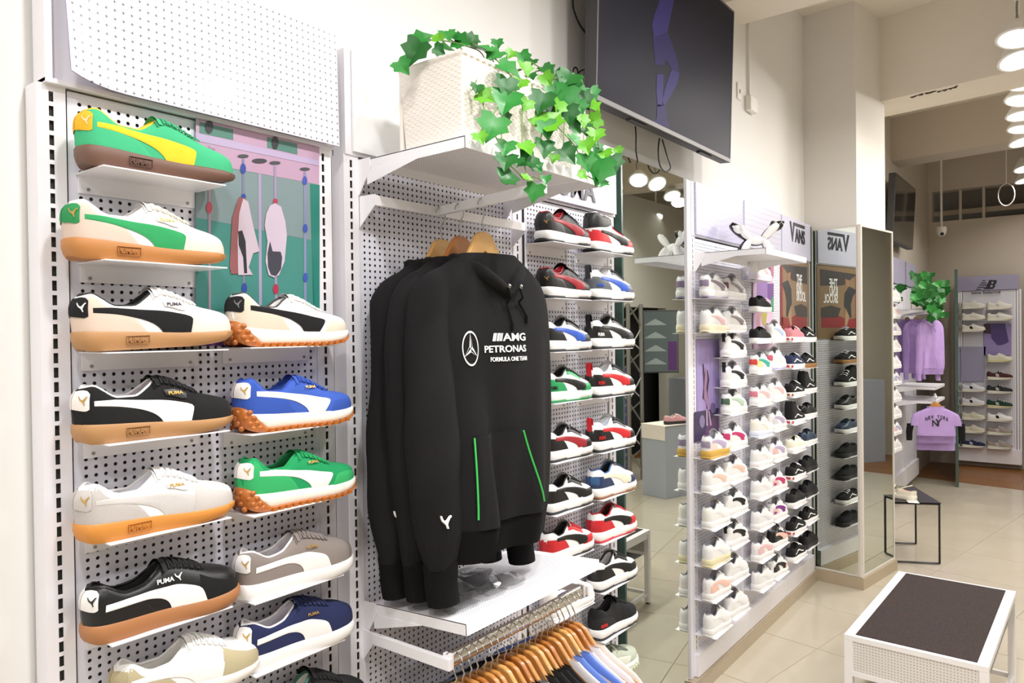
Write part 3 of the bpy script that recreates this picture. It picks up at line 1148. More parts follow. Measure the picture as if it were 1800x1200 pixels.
# stand 4: three bays
bays = ((3.208, 3.832, 'pale grid print header'), (3.832, 4.452, 'fine lilac grid header, middle bay'), (4.452, 5.062, 'plain lilac header with black lettering'))
for k, (a, b, tx) in enumerate(bays):
    t = unit('white slotted shoe stand bay with ' + tx, a, b, 33, 126, a + .042, None, zlow=.195, left=(k == 0))
    m = MB()
    m.box(.012, b - a - .012, -.014, -.006, 2.106, 2.345)
    m.build('header_panel', (M_GRID, M_GRID3, M_VANS)[k], t)
    m = MB()
    m.box(-.02 if k == 0 else 0, b - a, -.004, .04, 2.098, 2.345)
    m.build('header_frame', steel, t)
    m = MB()
    m.box(-.03 if k == 0 else -.0, b - a - .004, -.022, .03, .077, .180)
    m.build('kick_plate', steel, t, bevel=.002)
    if k == 0:
        m = MB()
        m.box(-.066, -.024, -.002, .045, .077, 2.345)
        m.build('side_panel', steel, t)
    if k == 2:
        m = MB()
        m.prism([(0, .09), (.012, .09), (.032, -.09), (.020, -.09)], -.003, 0, 'y')
        # brand lettering: V with a long bar over the other letters
        V_ = MB()
        x0, z0 = .30, 2.255
        V_.prism([(x0 - .145, z0 + .068), (x0 - .118, z0 + .068), (x0 - .082, z0 - .03), (x0 - .092, z0 - .055)], -.017, -.0145, 'y')
        V_.prism([(x0 - .092, z0 - .055), (x0 - .082, z0 - .03), (x0 - .052, z0 + .050), (x0 + .165, z0 + .050), (x0 + .165, z0 + .068), (x0 - .072, z0 + .068)], -.017, -.0145, 'y')
        V_.build('header_lettering', ink, t)
        obj('header_lettering', fit_text('ANS', .205, .088, .002), ink, t, (x0 + .062, -.0165, z0 - .008))


# ------------------------------------------------------------------ small shoe shelves
m = MB()
m.box(0, .225, -.104, .003, -.0022, 0)
PLATE = m.mesh('shelf_plate')
m = MB()
m.box(.004, .221, .0005, .0035, -.034, -.002)
FLANGE = m.mesh('back_flange')
m = MB()
m.cyl((0, .001, -.026), (0, -.0012, -.026), .003, 8)
SCREW = m.mesh('screw', 40)
shelf_m = mat('shelf_white', '#f3f2f6', rough=.3, spec=.5)
screw_m = mat('screw_grey', '#9a9a9c', rough=.4, metal=.8)


def shelf(x, z, what, sx=1., far=False, sy=1., name='shoe_shelf', grp=None):
    t = thing(name, what, 'shelf', (x, 0, z), 0, grp)
    t.scale = (sx, sy, 1)
    obj('shelf_plate', PLATE, shelf_m, t)
    if not far:
        obj('back_flange', FLANGE, shelf_m, t)
        for sx_ in (.02, .205):
            obj('screw', SCREW, screw_m, t, (sx_, 0, 0))
    return t
# ------------------------------------------------------------------ shoes on the racks
def sue(h):
    return mat('suede_' + h, '#' + h, rough=.95, bump=(700, .35, 4))


def lea(h):
    return mat('leather_' + h, '#' + h, rough=.42, bump=(260, .08, 3))


def rub(h):
    return mat('rubber_' + h, '#' + h, rough=.55, bump=(500, .06, 2))


def fab(h):
    return mat('fabric_' + h, '#' + h, rough=.9, bump=(900, .25, 2))


WL, WR, BK = lea('eeedec'), rub('efeeed'), sue('111113')
BL, CR, GL = lea('101012'), sue('e6dacd'), mat('gold_print', '#c9a45a', rough=.35, metal=.6)
YC = -.057
# rack 1, column beside the viewer
S1 = [
    ('green suede sneaker with yellow side stripe and brown sole, top shelf', 'court', .550, 1.952,
     dict(up=sue('40b07c'), sole=rub('6d4f42'), strip=sue('f2c62e'), tab=sue('efb32a'), emblem=lea('f3cfa0'), collar=fab('eac23a'), lining=fab('f0cf50'), laces=fab('3ba06f'), heel=sue('43b580'), sole_mark=rub('64483b'))),
    ('white and cream sneaker with green side stripe and tan sole', 'court', .527, 1.794,
     dict(up=WL, sole=rub('b67a40'), strip=sue('2f9a5c'), heel=sue('d4c0b2'), toe=sue('e0d5c8'), tab=sue('2b8a50'), emblem=GL, collar=WL, lining=fab('d8d3d0'), laces=fab('f1ead6'), mark=(WL, GL), sole_mark=rub('ab7037'))),
    ('white and cream sneaker with black side stripe and tan sole, third shelf down', 'court', .540, 1.637,
     dict(up=WL, sole=rub('b08355'), strip=BK, heel=sue('d9c4b4'), toe=sue('e2d8cc'), tab=BK, emblem=WL, collar=fab('2a2a2c'), lining=fab('2a2a2c'), laces=fab('f4f3f0'), mark=(WL, ink), sole_mark=rub('a5794c'), pitch=.035)),
    ('black suede sneaker with white side stripe and tan sole', 'court', .537, 1.481,
     dict(up=sue('121213'), sole=rub('b08355'), strip=WL, heel=sue('101011'), toe=sue('121213'), tab=lea('ece4e0'), emblem=GL, collar=fab('f0eef0'), lining=fab('b9b3b8'), laces=fab('161618'), mark=(lea('1a1a1a'), GL), sole_mark=rub('a5794c'))),
    ('white and pale grey sneaker with orange-tan sole, white side stripe', 'court', .537, 1.313,
     dict(up=WL, sole=rub('d0893a'), strip=sue('c9c5c3'), heel=sue('bdb7b4'), toe=sue('c6c1be'), tab=sue('c4bebb'), emblem=GL, collar=WL, lining=fab('e0dfe6'), laces=fab('f4f4f4'), mark=(WL, GL), sole_mark=rub('c47e32'))),
    ('black leather sneaker with curved white stripe, lettering and brown gum sole', 'suede', .545, 1.141,
     dict(up=BL, sole=rub('a97247'), strip=WL, toe=sue('0b0b0c'), heel=lea('121214'), tab=lea('e8e6e4'), emblem=ink, collar=BL, lining=fab('121214'), laces=fab('131315'), word=white_ink)),
    ('white sneaker with olive suede heel and toe, lowest of the nearest column', 'court', .590, .987,
     dict(up=WL, sole=rub('efece6'), strip=WL, heel=sue('b4a888'), toe=sue('b8ad8c'), tab=sue('a89c7c'), collar=WL, lining=fab('dcdad6'), laces=fab('f2f2f0'), tongue=WL)),
]
names1 = ['green and yellow sneaker', 'white sneaker with green stripe', 'cream sneaker with tan sole and black stripe', 'black suede sneaker with tan sole', 'white sneaker with orange-tan sole', 'black leather sneaker with gum sole', 'white and olive sneaker']
for (lab, kind, x, z, kw), nm in zip(S1, names1):
    shelf(.574, z, 'small white steel shoe shelf under the ' + nm)
    shoe(lab, kind, (x, YC, z + .0004), scale=1.0, **kw)
OG = mat('stud_rubber', '#b4682c', rough=.32, coat=.2)
S2 = [
    ('white and cream runner with black side stripe and studded brown heel', 'rider', .827, 1.639,
     dict(up=WL, sole=rub('f5f1e8'), outsole=OG, strip=BK, heel=sue('d8ccba'), toe=sue('dacfbe'), tab=BK, emblem=lea('6d6d6d'), collar=fab('4d4a4a'), lining=fab('d8d5d2'), laces=fab('f5f4f0'))),
    ('royal blue suede runner with white side stripe and studded brown heel', 'rider', .838, 1.466,
     dict(up=fab('3b5dba'), sole=rub('f5f1e6'), outsole=OG, strip=WL, heel=sue('3355b0'), toe=sue('3455ae'), tab=lea('efe9e6'), emblem=GL, collar=fab('2c4ba8'), lining=fab('2a479c'), laces=fab('3353ac'), mark=(None, GL))),
    ('bright green suede runner with white side stripe and studded brown heel', 'rider', .842, 1.304,
     dict(up=fab('159659'), sole=rub('f5f1e6'), outsole=OG, strip=WL, heel=sue('33ad66'), toe=sue('33ad66'), tab=lea('efe9e6'), emblem=GL, collar=fab('1d9a58'), lining=fab('0f6b3f'), laces=fab('1f9c5c'), mark=(None, GL))),
    ('grey suede sneaker with white side stripe and white sole', 'suede', .834, 1.13,
     dict(up=sue('8a807b'), sole=WR, strip=WL, tab=lea('e9e6e4'), emblem=GL, collar=fab('f2f0f0'), lining=fab('c9c5ca'), laces=fab('857c78'), mark=(None, GL))),
    ('navy suede sneaker with white side stripe and white sole', 'suede', .834, .985,
     dict(up=sue('1f2750'), sole=WR, strip=WL, tab=lea('e9e6e4'), emblem=GL, collar=fab('f2f0f0'), lining=fab('c9c6d0'), laces=fab('1f274f'), mark=(None, GL))),
    ('black knit sneaker on the lowest shelf below the navy suede sneaker', 'chunky', .870, .795,
     dict(up=fab('141416'), sole=WR, outsole=rub('202020'), strip=BK, collar=fab('3a6b57'), lining=fab('c9c9c4'), laces=fab('151517'))),
]
names2 = ['cream runner with black stripe', 'royal blue runner', 'bright green runner', 'grey suede sneaker', 'navy suede sneaker', 'black knit sneaker']
for (lab, kind, x, z, kw), nm in zip(S2, names2):
    shelf(.846, z, 'small white steel shoe shelf under the ' + nm)
    shoe(lab, kind, (x, YC, z + .0004), scale=1.0, **kw)

# rack 3: two columns
RED, DRED, BLU, GRN = lea('c8232c'), lea('9c1f2c'), lea('2f5bc0'), lea('1f9a58')
OB = rub('232427')
A3 = [
    ('black sneaker with dark red side stripe, top shelf of the rack beside the clothes', 'chunky', 1.947, dict(up=BL, strip=DRED, heel=BL, toe=BL, eye=BL, collar=DRED, lining=fab('a8222f'), laces=fab('151517'), emblem=GL, tab=BL)),
    ('black sneaker with dark red side stripe, second shelf of the rack beside the clothes', 'chunky', 1.770, dict(up=BL, strip=DRED, heel=BL, toe=BL, eye=BL, collar=DRED, lining=fab('a8222f'), laces=fab('151517'), emblem=GL, tab=BL)),
    ('white and black sneaker with blue side stripe, third shelf beside the hoodies', 'chunky', 1.600, dict(up=WL, strip=BLU, heel=BL, toe=lea('2b2c30'), eye=BL, collar=BL, lining=fab('121214'), laces=fab('1a1a1a'))),
    ('green sneaker with black side stripe and green outsole', 'chunky', 1.438, dict(up=WL, strip=BL, heel=GRN, toe=GRN, eye=GRN, collar=BL, lining=fab('121214'), laces=fab('202020'), outsole=rub('1c8a4c'), back=ink)),
    ('black and white sneaker with dark red side stripe, beside the hoodie sleeve', 'chunky', 1.250, dict(up=WL, strip=DRED, heel=BL, toe=BL, eye=BL, collar=BL, lining=fab('141416'), laces=fab('1a1a1a'))),
    ('black and white sneaker with black side stripe, below the dark red striped one', 'chunky', 1.085, dict(up=WL, strip=BL, heel=BL, toe=BL, eye=BL, collar=BL, lining=fab('141416'), laces=fab('1a1a1a'))),
    ('red and white sneaker with black side stripe, just above the lower clothes shelf', 'chunky', .930, dict(up=WL, strip=BL, heel=RED, toe=RED, eye=RED, collar=BL, lining=fab('141416'), laces=fab('b8202a'))),
    ('white sneaker with navy side stripe behind the wooden hangers', 'chunky', .750, dict(up=WL, strip=lea('262c4c'), heel=WL, toe=WL, eye=WL, collar=WL, lining=fab('e0e0e0'), laces=fab('f0f0f0'), outsole=rub('e8e8e8'))),
]
B3 = [
    ('red, white and black high-top sneaker on the top shelf beside the mirror', 'hitop', 1.940, dict(up=WL, strip=BL, heel=RED, toe=RED, eye=RED, ankle=BL, collar=BL, lining=fab('161618'), laces=fab('1a1a1a'), tongue=BL)),
    ('white and grey sneaker with bright blue side stripe beside the mirror', 'chunky', 1.773, dict(up=WL, strip=BLU, heel=lea('5b6068'), toe=lea('585c66'), eye=lea('40444c'), collar=WL, lining=fab('e2e2e4'), laces=fab('3a3d44'), pull=lea('3c3f46'), back=BLU)),
    ('black and white sneaker with white heel lettering beside the mirror', 'chunky', 1.602, dict(up=WL, strip=BL, heel=BL, toe=lea('3a3b3e'), eye=BL, collar=BL, lining=fab('141416'), laces=fab('222222'), pull=BL, back=white_ink)),
    ('black and white sneaker with red stripe and red pull tab, fourth shelf beside the mirror', 'chunky', 1.434, dict(up=WL, strip=RED, heel=BL, toe=BL, eye=lea('2c2d30'), collar=WL, lining=fab('dfe0e2'), laces=fab('33353a'), pull=RED, back=RED)),
    ('black and white sneaker with red stripe and red pull tab, fifth shelf beside the mirror', 'chunky', 1.243, dict(up=WL, strip=RED, heel=BL, toe=BL, eye=lea('2c2d30'), collar=WL, lining=fab('ccd4dc'), laces=fab('33353a'), pull=RED, back=RED)),
    ('white and navy sneaker with cream stripe and gum outsole', 'chunky', 1.080, dict(up=WL, strip=lea('e6ddc8'), heel=lea('27375c'), toe=lea('2b3a60'), eye=WL, collar=lea('33598a'), lining=fab('15161a'), laces=fab('23304f'), outsole=rub('8a5a36'), tab=lea('33598a'))),
    ('red and white sneaker with black side stripe and red outsole beside the mirror', 'chunky', .928, dict(up=WL, strip=BL, heel=RED, toe=RED, eye=WL, collar=lea('a81c26'), lining=fab('2c1416'), laces=fab('c02630'), outsole=rub('c2303a'), tab=RED)),
    ('black and white sneaker with black toe panel, second lowest beside the mirror', 'chunky', .757, dict(up=WL, strip=BL, heel=BL, toe=BL, eye=BL, collar=BL, lining=fab('d0d0d2'), laces=fab('161616'))),
    ('black knit running shoe with red lettering and thick white sole', 'chunky', .588, dict(up=fab('121214'), strip=None, heel=fab('222225'), collar=fab('1a1a1c'), lining=fab('141416'), laces=fab('141416'), back=lea('d8302f'))),
    ('grey-green running shoe at the foot of the rack beside the mirror', 'rider', .430, dict(up=fab('b8bfae'), outsole=rub('c9cfb8'), strip=lea('dfe3d6'), heel=fab('a9b39c'), collar=fab('c4c9bb'), lining=fab('8d9286'), laces=fab('6b7066'))),
]
ordn = ['first', 'second', 'third', 'fourth', 'fifth', 'sixth', 'seventh', 'eighth', 'ninth', 'tenth', 'eleventh']
for k, (lab, kind, z, kw) in enumerate(A3):
    shelf(1.915, z, 'white steel shoe shelf, %s from the top beside the hoodies' % ordn[k])
    kw.setdefault('outsole', OB)
    shoe(lab, kind, (1.905, YC, z + .0004), sole=WR, scale=.92, zs=.90, **kw)
for k, (lab, kind, z, kw) in enumerate(B3):
    shelf(2.205, z, 'white steel shoe shelf, %s from the top beside the wall mirror' % ordn[k])
    kw.setdefault('outsole', OB)
    shoe(lab, kind, (2.195, YC, z + .0004), sole=WR, scale=.97, zs=.90 if kind != 'hitop' else .84, **kw)

# ------------------------------------------------------------------ the white stand: six columns
PK, LAV, MINT, MAG, GRY, PEACH = lea('e9bfc0'), lea('b9aac8'), lea('b7cdbb'), lea('c4356e'), lea('8a8088'), lea('eec4b2')
GS = fab('8f8f95')


def white(desc, strip=WL, sole=WR, out=None, heel=WL, tab=None, toe=WL, up=WL, back=None, pull=None):
    return (desc, 'chunky', dict(up=up, sole=sole, outsole=out or sole, strip=strip, heel=heel, toe=toe, eye=WL, tab=tab, collar=GS, lining=GS, laces=fab('f3f2f0'), back=back, pull=pull))


def vans(desc, up=BK, wave=WL, sole=WR, kind='skate', laces='f2f2f2', lp=None, toe=None, out=None):
    return (desc, kind, dict(up=up, sole=sole, wave=wave, toe=toe, heel=None, collar=up, lining=fab('2a2a2c'), laces=fab(laces), label_patch=lp, outsole=out))


RW = lea('c8414a')
C1 = [(1.805, white('white sneaker with grey stripe and lavender heel', GRY, out=rub('a79cb8'), tab=lea('8d7d98'))), (1.652, white('white sneaker with pale pink stripe and cream sole', PK, rub('efe6c8'))),
      (1.098, white('white sneaker with lavender stripe and yellow sole', LAV, rub('d3a94c'), heel=lea('ecd8cf'), tab=lea('9b8fa8'))), (.945, white('white sneaker with peach stripe', PEACH)),
      (.786, white('cream-white thick-soled sneaker', WL, up=lea('efede3'))), (.62, white('white sneaker with pale yellow sole', WL, rub('e6dcb4'))),
      (.47, white('peach and white sneaker', PEACH, heel=PEACH, toe=PEACH)), (.314, white('plain white sneaker', WL))]
C2 = [(1.805, white('pale grey sneaker with mauve panel', GRY, up=lea('d8d3d3'), heel=lea('d9d4d4'), toe=lea('d6d2d2'), tab=lea('6d4c58'))), (1.652, white('white sneaker with grey side stripe', GRY)), (1.535, white('white sneaker with black side stripe', BL, pull=BL)),
      (1.395, white('white sneaker with black side stripe and grey lining', BL, pull=BL)), (1.268, white('white sneaker with mint green stripe', MINT, tab=lea('4c6a54'))), (1.106, white('white sneaker with magenta stripe', MAG, tab=MAG)),
      (.952, white('white sneaker with salmon pink stripe', PEACH)), (.797, white('white thick-soled sneaker with short black stripe', BL)), (.648, white('white sneaker with broad black stripe', BL, pull=BL)),
      (.485, white('all-white low sneaker', WL)), (.321, white('all-white sneaker with ridged sole', WL))]
C3 = [(1.915, white('white sneaker on the lilac poster', PK, rub('e8e4f0'))), (1.755, vans('white low sneaker with black upper', BK, None, laces='1a1a1a')), (1.595, vans('black knit sneaker with white sole', fab('141416'), None, laces='1a1a1a')),
      (1.437, white('white sneaker with bright floral patches', lea('3fae9a'), tab=lea('d8423c'), heel=lea('f0e3a0'))), (1.275, white('white sneaker with pink heel print', PK, tab=lea('d77f92'))), (1.114, white('cream sneaker with pale blue sole', WL, rub('dfe4f2'), up=lea('f1eedd'))),
      (.958, white('pure white sneaker', WL)), (.80, white('bright white sneaker', WL)), (.643, white('soft white sneaker', lea('e8e8ea'))), (.484, white('pink and white sneaker', PK, heel=PK, toe=PK)), (.335, white('white thick-soled sneaker', WL))]
C4 = [(1.595, white('white sneaker with pale blue stripe', lea('b8c8e4'))), (1.450, white('white sneaker with lilac outsole', WL, out=rub('a5a2d0'), tab=lea('d3627a'))), (1.28, white('white sneaker with rose stripe', PK)),
      (1.12, white('lavender-grey sneaker', LAV, heel=lea('d9d4e2'), toe=lea('dedae6'))), (.959, white('pink and white sneaker with mauve stripe', LAV, heel=PK)), (.79, white('white sneaker with magenta stripe and lettering', MAG, heel=PK, back=MAG)),
      (.637, white('pink sneaker with purple stripe', lea('7b2f86'), heel=PK, back=lea('7b2f86'))), (.490, white('black, white and pink sneaker', PEACH, up=BL, heel=BL, toe=PEACH)), (.329, white('black and white sneaker', BL, heel=BL, toe=PK))]
C5 = [(1.592, vans('dusty pink lace-up skate shoe', sue('d98a94'), None, lp=RW)), (1.437, vans('navy skate shoe with white sole', sue('26304f'), WL, lp=RW)), (1.275, vans('black and brown skate shoe with gum sole patch', BK, WL, lp=rub('9c5f34'))),
      (1.119, vans('black high-top skate shoe', BK, WL, kind='skatehi', lp=RW)), (.958, vans('cream skate shoe', fab('efead8'), None, laces='efe9d8')), (.799, vans('black skate shoe with white wave stripe', BK, WL, lp=RW)),
      (.645, vans('black canvas skate shoe', fab('1d1d1e'), None, laces='202020')), (.484, vans('black skate shoe with white laces', BK, WL, lp=RW)), (.334, vans('black skate shoe with thick white sole', BK, WL))]
C6 = [(1.588, vans('black skate shoe with white toe cap', BK, WL)), (1.43, vans('black skate shoe with gum sole', BK, WL, rub('9a6c3a'))), (1.28, vans('black high-top skate shoe with white stripe', BK, WL, kind='skatehi')),
      (1.128, vans('black leather skate shoe', BL, None, laces='1a1a1a')), (.968, vans('dark blue shiny skate shoe', lea('24374f'), lea('30455e'), laces='1d2a3a')), (.805, vans('all-black skate shoe', BK, None, rub('1c1c1d'), laces='161616')),
      (.655, vans('all-black skate shoe with black sole', BK, None, rub('18181a'), laces='161616')), (.495, vans('black skate shoe with white wave', BK, WL)), (.345, vans('plain black slip-on shoe', BK, None, rub('1a1a1c'), laces='161616'))]
cols = [(C1, 3.175, .82, 'column by wall mirror'), (C2, 3.415, .82, 'second column of stand'), (C3, 3.805, .80, 'third column of stand'), (C4, 4.05, .80, 'fourth column of stand'), (C5, 4.385, .86, 'fifth column of stand'), (C6, 4.64, .86, 'column by the mirrored pillar')]
for ci, (C_, x, sc_, where) in enumerate(cols):
    for k, (z, (desc, kind, kw)) in enumerate(C_):
        zs_ = 1.66 - (1.66 - z) * (1.033, 1.033, 1.028, 1.026, 1.022, 1.022)[ci]
        shelf(x + .012, zs_, 'white steel shoe shelf, %s from the top, %s' % (ordn[k], where), sx=.93 if ci < 4 else 1.0, far=True, grp='shelves of the white stand')
        z = 1.66 - (1.66 - z) * (1.033, 1.033, 1.028, 1.026, 1.022, 1.022)[ci]
        lab = '%s, %s from top, %s' % (desc, ordn[k], where)
        r = shoe(lab, kind, (x, YC - .004, z + .0004), scale=sc_, lo=True, rotz=.0, group='shoes on the white stand', **{k2: v for k2, v in kw.items() if v is not None})
        r.scale = (sc_, sc_ * .94, sc_ * (1.10 if kind == 'chunky' else 1.05))
# ------------------------------------------------------------------ clothes rack: shelves, rails, planter
def perf(name, base, dot, pitch, r, axes=(0, 1), rough=.35):
    """perforated sheet: tiny holes printed as a dot pattern"""
    m_, nt, b, mth, tc, sep = nodes_of(name, rough)
    a, c = sep.outputs[axes[0]], sep.outputs[axes[1]]
    x = mth('SUBTRACT', mth('FRACT', mth('MULTIPLY', a, 1 / pitch)), .5)
    z = mth('SUBTRACT', mth('FRACT', mth('MULTIPLY', c, 1 / pitch)), .5)
    d = mth('SQRT', mth('ADD', mth('MULTIPLY', x, x), mth('MULTIPLY', z, z)))
    f = mth('MULTIPLY', mth('LESS_THAN', d, r), .75)
    nt.links.new(mixcol(nt, f, base, dot), b.inputs['Base Color'])
    return m_


M_PERF = perf('perforated_steel', '#ecebf0', '#8f8f95', .0088, .26)
M_PERF_BENCH = perf('perforated_bench', '#dcd8d4', '#8d8985', .011, .22, (1, 2))


def deep_shelf(label, x0, x1, z, y1, tilt=0.0, th=.026, perfm=M_PERF):
    """steel shelf on two gusset brackets; folded lip all round, perforated sheet inside"""
    t = thing('clothes_shelf', label, 'shelf', (x0, -.03, z))
    t.rotation_euler = (-tilt, 0, 0)
    w, d = x1 - x0, -y1 - .03
    m = MB()
    m.box(.03, w - .03, -d + .03, -.01, -.003, 0)
    m.build('perforated_sheet', perfm, t)
    m = MB()
    for a in ((0, w, -d, -d + .03), (0, w, -.012, .0), (0, .03, -d + .03, -.012), (w - .03, w, -d + .03, -.012)):
        m.box(a[0], a[1], a[2], a[3], -.002, .0006)
    m.build('shelf_border', shelf_m, t)
    for nm, q in (('front_lip', (0, w, -d - .001, -d + .002)), ('back_lip', (0, w, -.012, -.009)), ('side_lip', (0, .002, -d, -.01)), ('side_lip', (w - .002, w, -d, -.01))):
        m = MB()
        m.box(q[0], q[1], q[2], q[3], -th, .0)
        m.build(nm, shelf_m, t)
    for x in (-.004, w + .002):
        m = MB()
        m.prism([(.034, .002), (-.012, .002), (-.016, -.02), (.028, -.085), (.034, -.085)], x, x + .0025, 'x')
        m.build('bracket', shelf_m, t)
        m = MB()
        m.prism([(.0, -th), (-d * .55, -th), (0, -.062)], x + (.0025 if x < 0 else -.0025), x + (.004 if x < 0 else -.001), 'x')
        m.build('gusset', shelf_m, t)
    return t


deep_shelf('white perforated steel shelf carrying the ivy planter above the hoodies', 1.222, 1.80, 2.088, -.345, .012)
deep_shelf('white perforated steel shelf under the black hoodies', 1.222, 1.79, 1.005, -.330, .055)
deep_shelf('white steel shelf carrying the balloon dog figures on the white stand', 3.236, 3.84, 2.020, -.325, -.0, perfm=shelf_m)

# upper rail with one arm standing out from the wall
t = thing('hanging_rail', 'white steel rail with one straight arm holding the three hoodies', 'rail', (1.45, 0, 1.975))
m = MB()
m.box(-.225, .385, -.055, -.042, -.001, .024)
m.build('cross_bar', shelf_m, t, bevel=.001)
for x in (-.228, .385):
    m = MB()
    m.prism([(.0, .026), (-.055, .026), (-.056, .0), (.0, -.05)], x, x + .003, 'x')
    m.build('bracket', shelf_m, t)
m = MB()
ay = -.395
m.add([(-.007, -.05, .0), (.007, -.05, 0), (.007, ay, .020), (-.007, ay, .020), (-.007, -.05, .023), (.007, -.05, .023), (.007, ay, .045), (-.007, ay, .045)],
      [(0, 3, 2, 1), (4, 5, 6, 7), (0, 1, 5, 4), (1, 2, 6, 5), (2, 3, 7, 6), (3, 0, 4, 7)])
m.build('arm', shelf_m, t, bevel=.001)
m = MB()
m.box(-.008, .008, ay - .002, ay + .002, .018, .050)
m.build('end_stop', shelf_m, t)
m = MB()
m.add([(-.002, -.05, .0), (.002, -.05, 0), (.002, ay + .01, .020), (-.002, ay + .01, .020), (-.002, -.05, -.022), (.002, -.05, -.022), (.002, ay + .05, .0), (-.002, ay + .05, .0)], [(0, 3, 2, 1), (4, 5, 6, 7), (0, 1, 5, 4), (1, 2, 6, 5), (2, 3, 7, 6), (3, 0, 4, 7)])

# lower rail: bar along the wall on two arms
chrome = mat('chrome', '#cfcdc9', rough=.22, metal=1)
BARY, BARZ = -.268, .922
t = thing('hanging_rail', 'chrome oval rail under the lower shelf with the row of wooden hangers', 'rail', (1.22, 0, BARZ))
m = MB()
m.tube([(.004, BARY, 0), (.58, BARY, -.003)], [.0185, .0185], 20, flat=1.0)
m.v = [(x, BARY + (y - BARY) * .55, z) for x, y, z in m.v]
m.build('oval_bar', chrome, t, 50)
for x in (-.008, .58):
    m = MB()
    m.box(x, x + .012, BARY - .018, -.03, -.014, .012)
    m.build('arm', shelf_m, t, bevel=.001)
    m = MB()
    m.prism([(.0, .016), (-.035, .014), (-.036, -.014), (.0, -.06)], x + .001, x + .004, 'x')
    m.build('bracket', shelf_m, t)
    m = MB()
    m.box(x + .012 if x < 0 else x - .012, x + .024 if x < 0 else x, BARY - .012, BARY + .012, -.018, .018)
    m.build('bar_socket', shelf_m, t, bevel=.002)

# planter with woven walls
weave_m = mat('white_weave', '#efe8df', rough=.55)


def planter(label, x0, x1, y0, y1, z0, h, step=(.0215, .0061)):
    t = thing('woven_planter', label, 'planter', (x0, y1, z0))
    W_, D_ = x1 - x0, y1 - y0
    tp = .012
    m = MB()

    def wall(L_, fn):
        nx, nz = int(L_ / step[0]) * 6, int(h / step[1]) * 3
        rows = []
        for j in range(nz + 1):
            v = j / nz
            row = []
            for i in range(nx + 1):
                u = i / nx
                ph = u * L_ / step[0] * 2 * PI + (PI if (j // 3) % 2 else 0)
                bulge = .0016 * (.5 + .5 * math.cos(ph)) * abs(math.sin(PI * (j / 3))) ** .5 + .0006
                edge = .003 if v > .965 else 0
                row.append(fn(u, v, bulge * (0 if i in (0, nx) else 1) + edge))
            rows.append(row)
        m.grid(rows)
    ins = lambda v: tp * (1 - v)
    wall(W_, lambda u, v, b: (ins(v) + u * (W_ - 2 * ins(v)), -D_ + ins(v) - b, v * h))
    wall(D_, lambda u, v, b: (ins(v) - b, -ins(v) * 0 - u * (D_ - 2 * ins(v)) - ins(v), v * h))
    m.build('woven_wall', weave_m, t, 60)
    m = MB()
    for q in ((tp * .2, W_ - tp * .2, -.006, 0), (W_ - .006, W_, -D_, 0)):
        m.box(q[0], q[1], q[2], q[3], .002, h)
    m.box(.012, W_ - .012, -D_ + .012, -.012, 0, .004)
    m.build('back_wall', weave_m, t)
    m = MB()
    m.box(.014, W_ - .014, -D_ + .014, -.014, h * .82, h * .86)
    m.build('soil', mat('soil', '#4a3d2f', rough=1, noise=(40, '#332a20', .3)), t)
    m = MB()
    m.tube([(.002, -D_ - .001, h), (W_ - .002, -D_ - .001, h), (W_ - .002, -.002, h), (.002, -.002, h)], .0035, 6, closed=True)
    m.build('rim', weave_m, t, 50)
    return t


planter('white woven trough planter full of ivy on the shelf above the hoodies', 1.245, 1.765, -.318, -.118, 2.092, .198)

# ivy
leaf_pts = [(0, .03, 0), (.24, -.08, .05), (.56, .04, .14), (.46, .26, .10), (.60, .50, .17), (.30, .66, .08), (.0, 1.05, -.10), (-.30, .66, .08), (-.60, .50, .17), (-.46, .26, .10), (-.56, .04, .14), (-.24, -.08, .08), (0, .3, -.05), (0, .62, -.06)]
m = MB()
m.add(leaf_pts, [(0, 1, 12), (1, 2, 3, 12), (3, 4, 5, 12), (5, 13, 12), (5, 6, 13), (6, 7, 13), (7, 12, 13), (7, 8, 9, 12), (9, 10, 11, 12), (11, 0, 12)])
m.add([(x, y, z - .012) for x, y, z in leaf_pts], [(12, 1, 0), (12, 3, 2, 1), (12, 5, 4, 3), (12, 13, 5), (13, 6, 5), (13, 7, 6), (13, 12, 7), (12, 9, 8, 7), (12, 11, 10, 9), (12, 0, 11)])
LEAF = m.mesh('ivy_leaf', 50, fix=False)


def leafmat(n, a, b):
    return mat(n, a, rough=.42, noise=(28, b, .3), spec=.4)


LG = [leafmat('ivy_dark', '#12501a', '#1f6c26'), leafmat('ivy_mid', '#20742a', '#2f8a36'), leafmat('ivy_light', '#4f9a1c', '#6cb02a'), leafmat('ivy_pale', '#2a7c33', '#3f9442')]
stem_m = mat('ivy_stem', '#6f8f4a', rough=.6)
rl = random.Random(3)


def put_leaf(parent, p, size, col, tip=None, face=None, name='leaf'):
    face = face or Vector((-.62 + rl.uniform(-.5, .5), -.70 + rl.uniform(-.3, .3), .25 + rl.uniform(-.3, .6)))
    n = face.normalized()
    tip = tip or Vector((rl.uniform(-.7, .8), rl.uniform(-.2, .2), -rl.uniform(.1, 1)))
    y = (tip - n * tip.dot(n))
    y = y.normalized() if y.length > 1e-4 else n.orthogonal().normalized()
    x = y.cross(n)
    o = obj(name, LEAF, LG[col], parent)
    loc = p - parent.location - y * size * .45
    o.matrix_local = Matrix(((x.x, y.x, n.x, loc.x), (x.y, y.y, n.y, loc.y), (x.z, y.z, n.z, loc.z), (0, 0, 0, 1))) @ Matrix.Diagonal((size, size, size, 1))
    return o


ivy = thing('ivy_plant', 'trailing ivy with lobed green leaves spilling from the woven planter', 'plant', (1.5, -.2, 2.25))
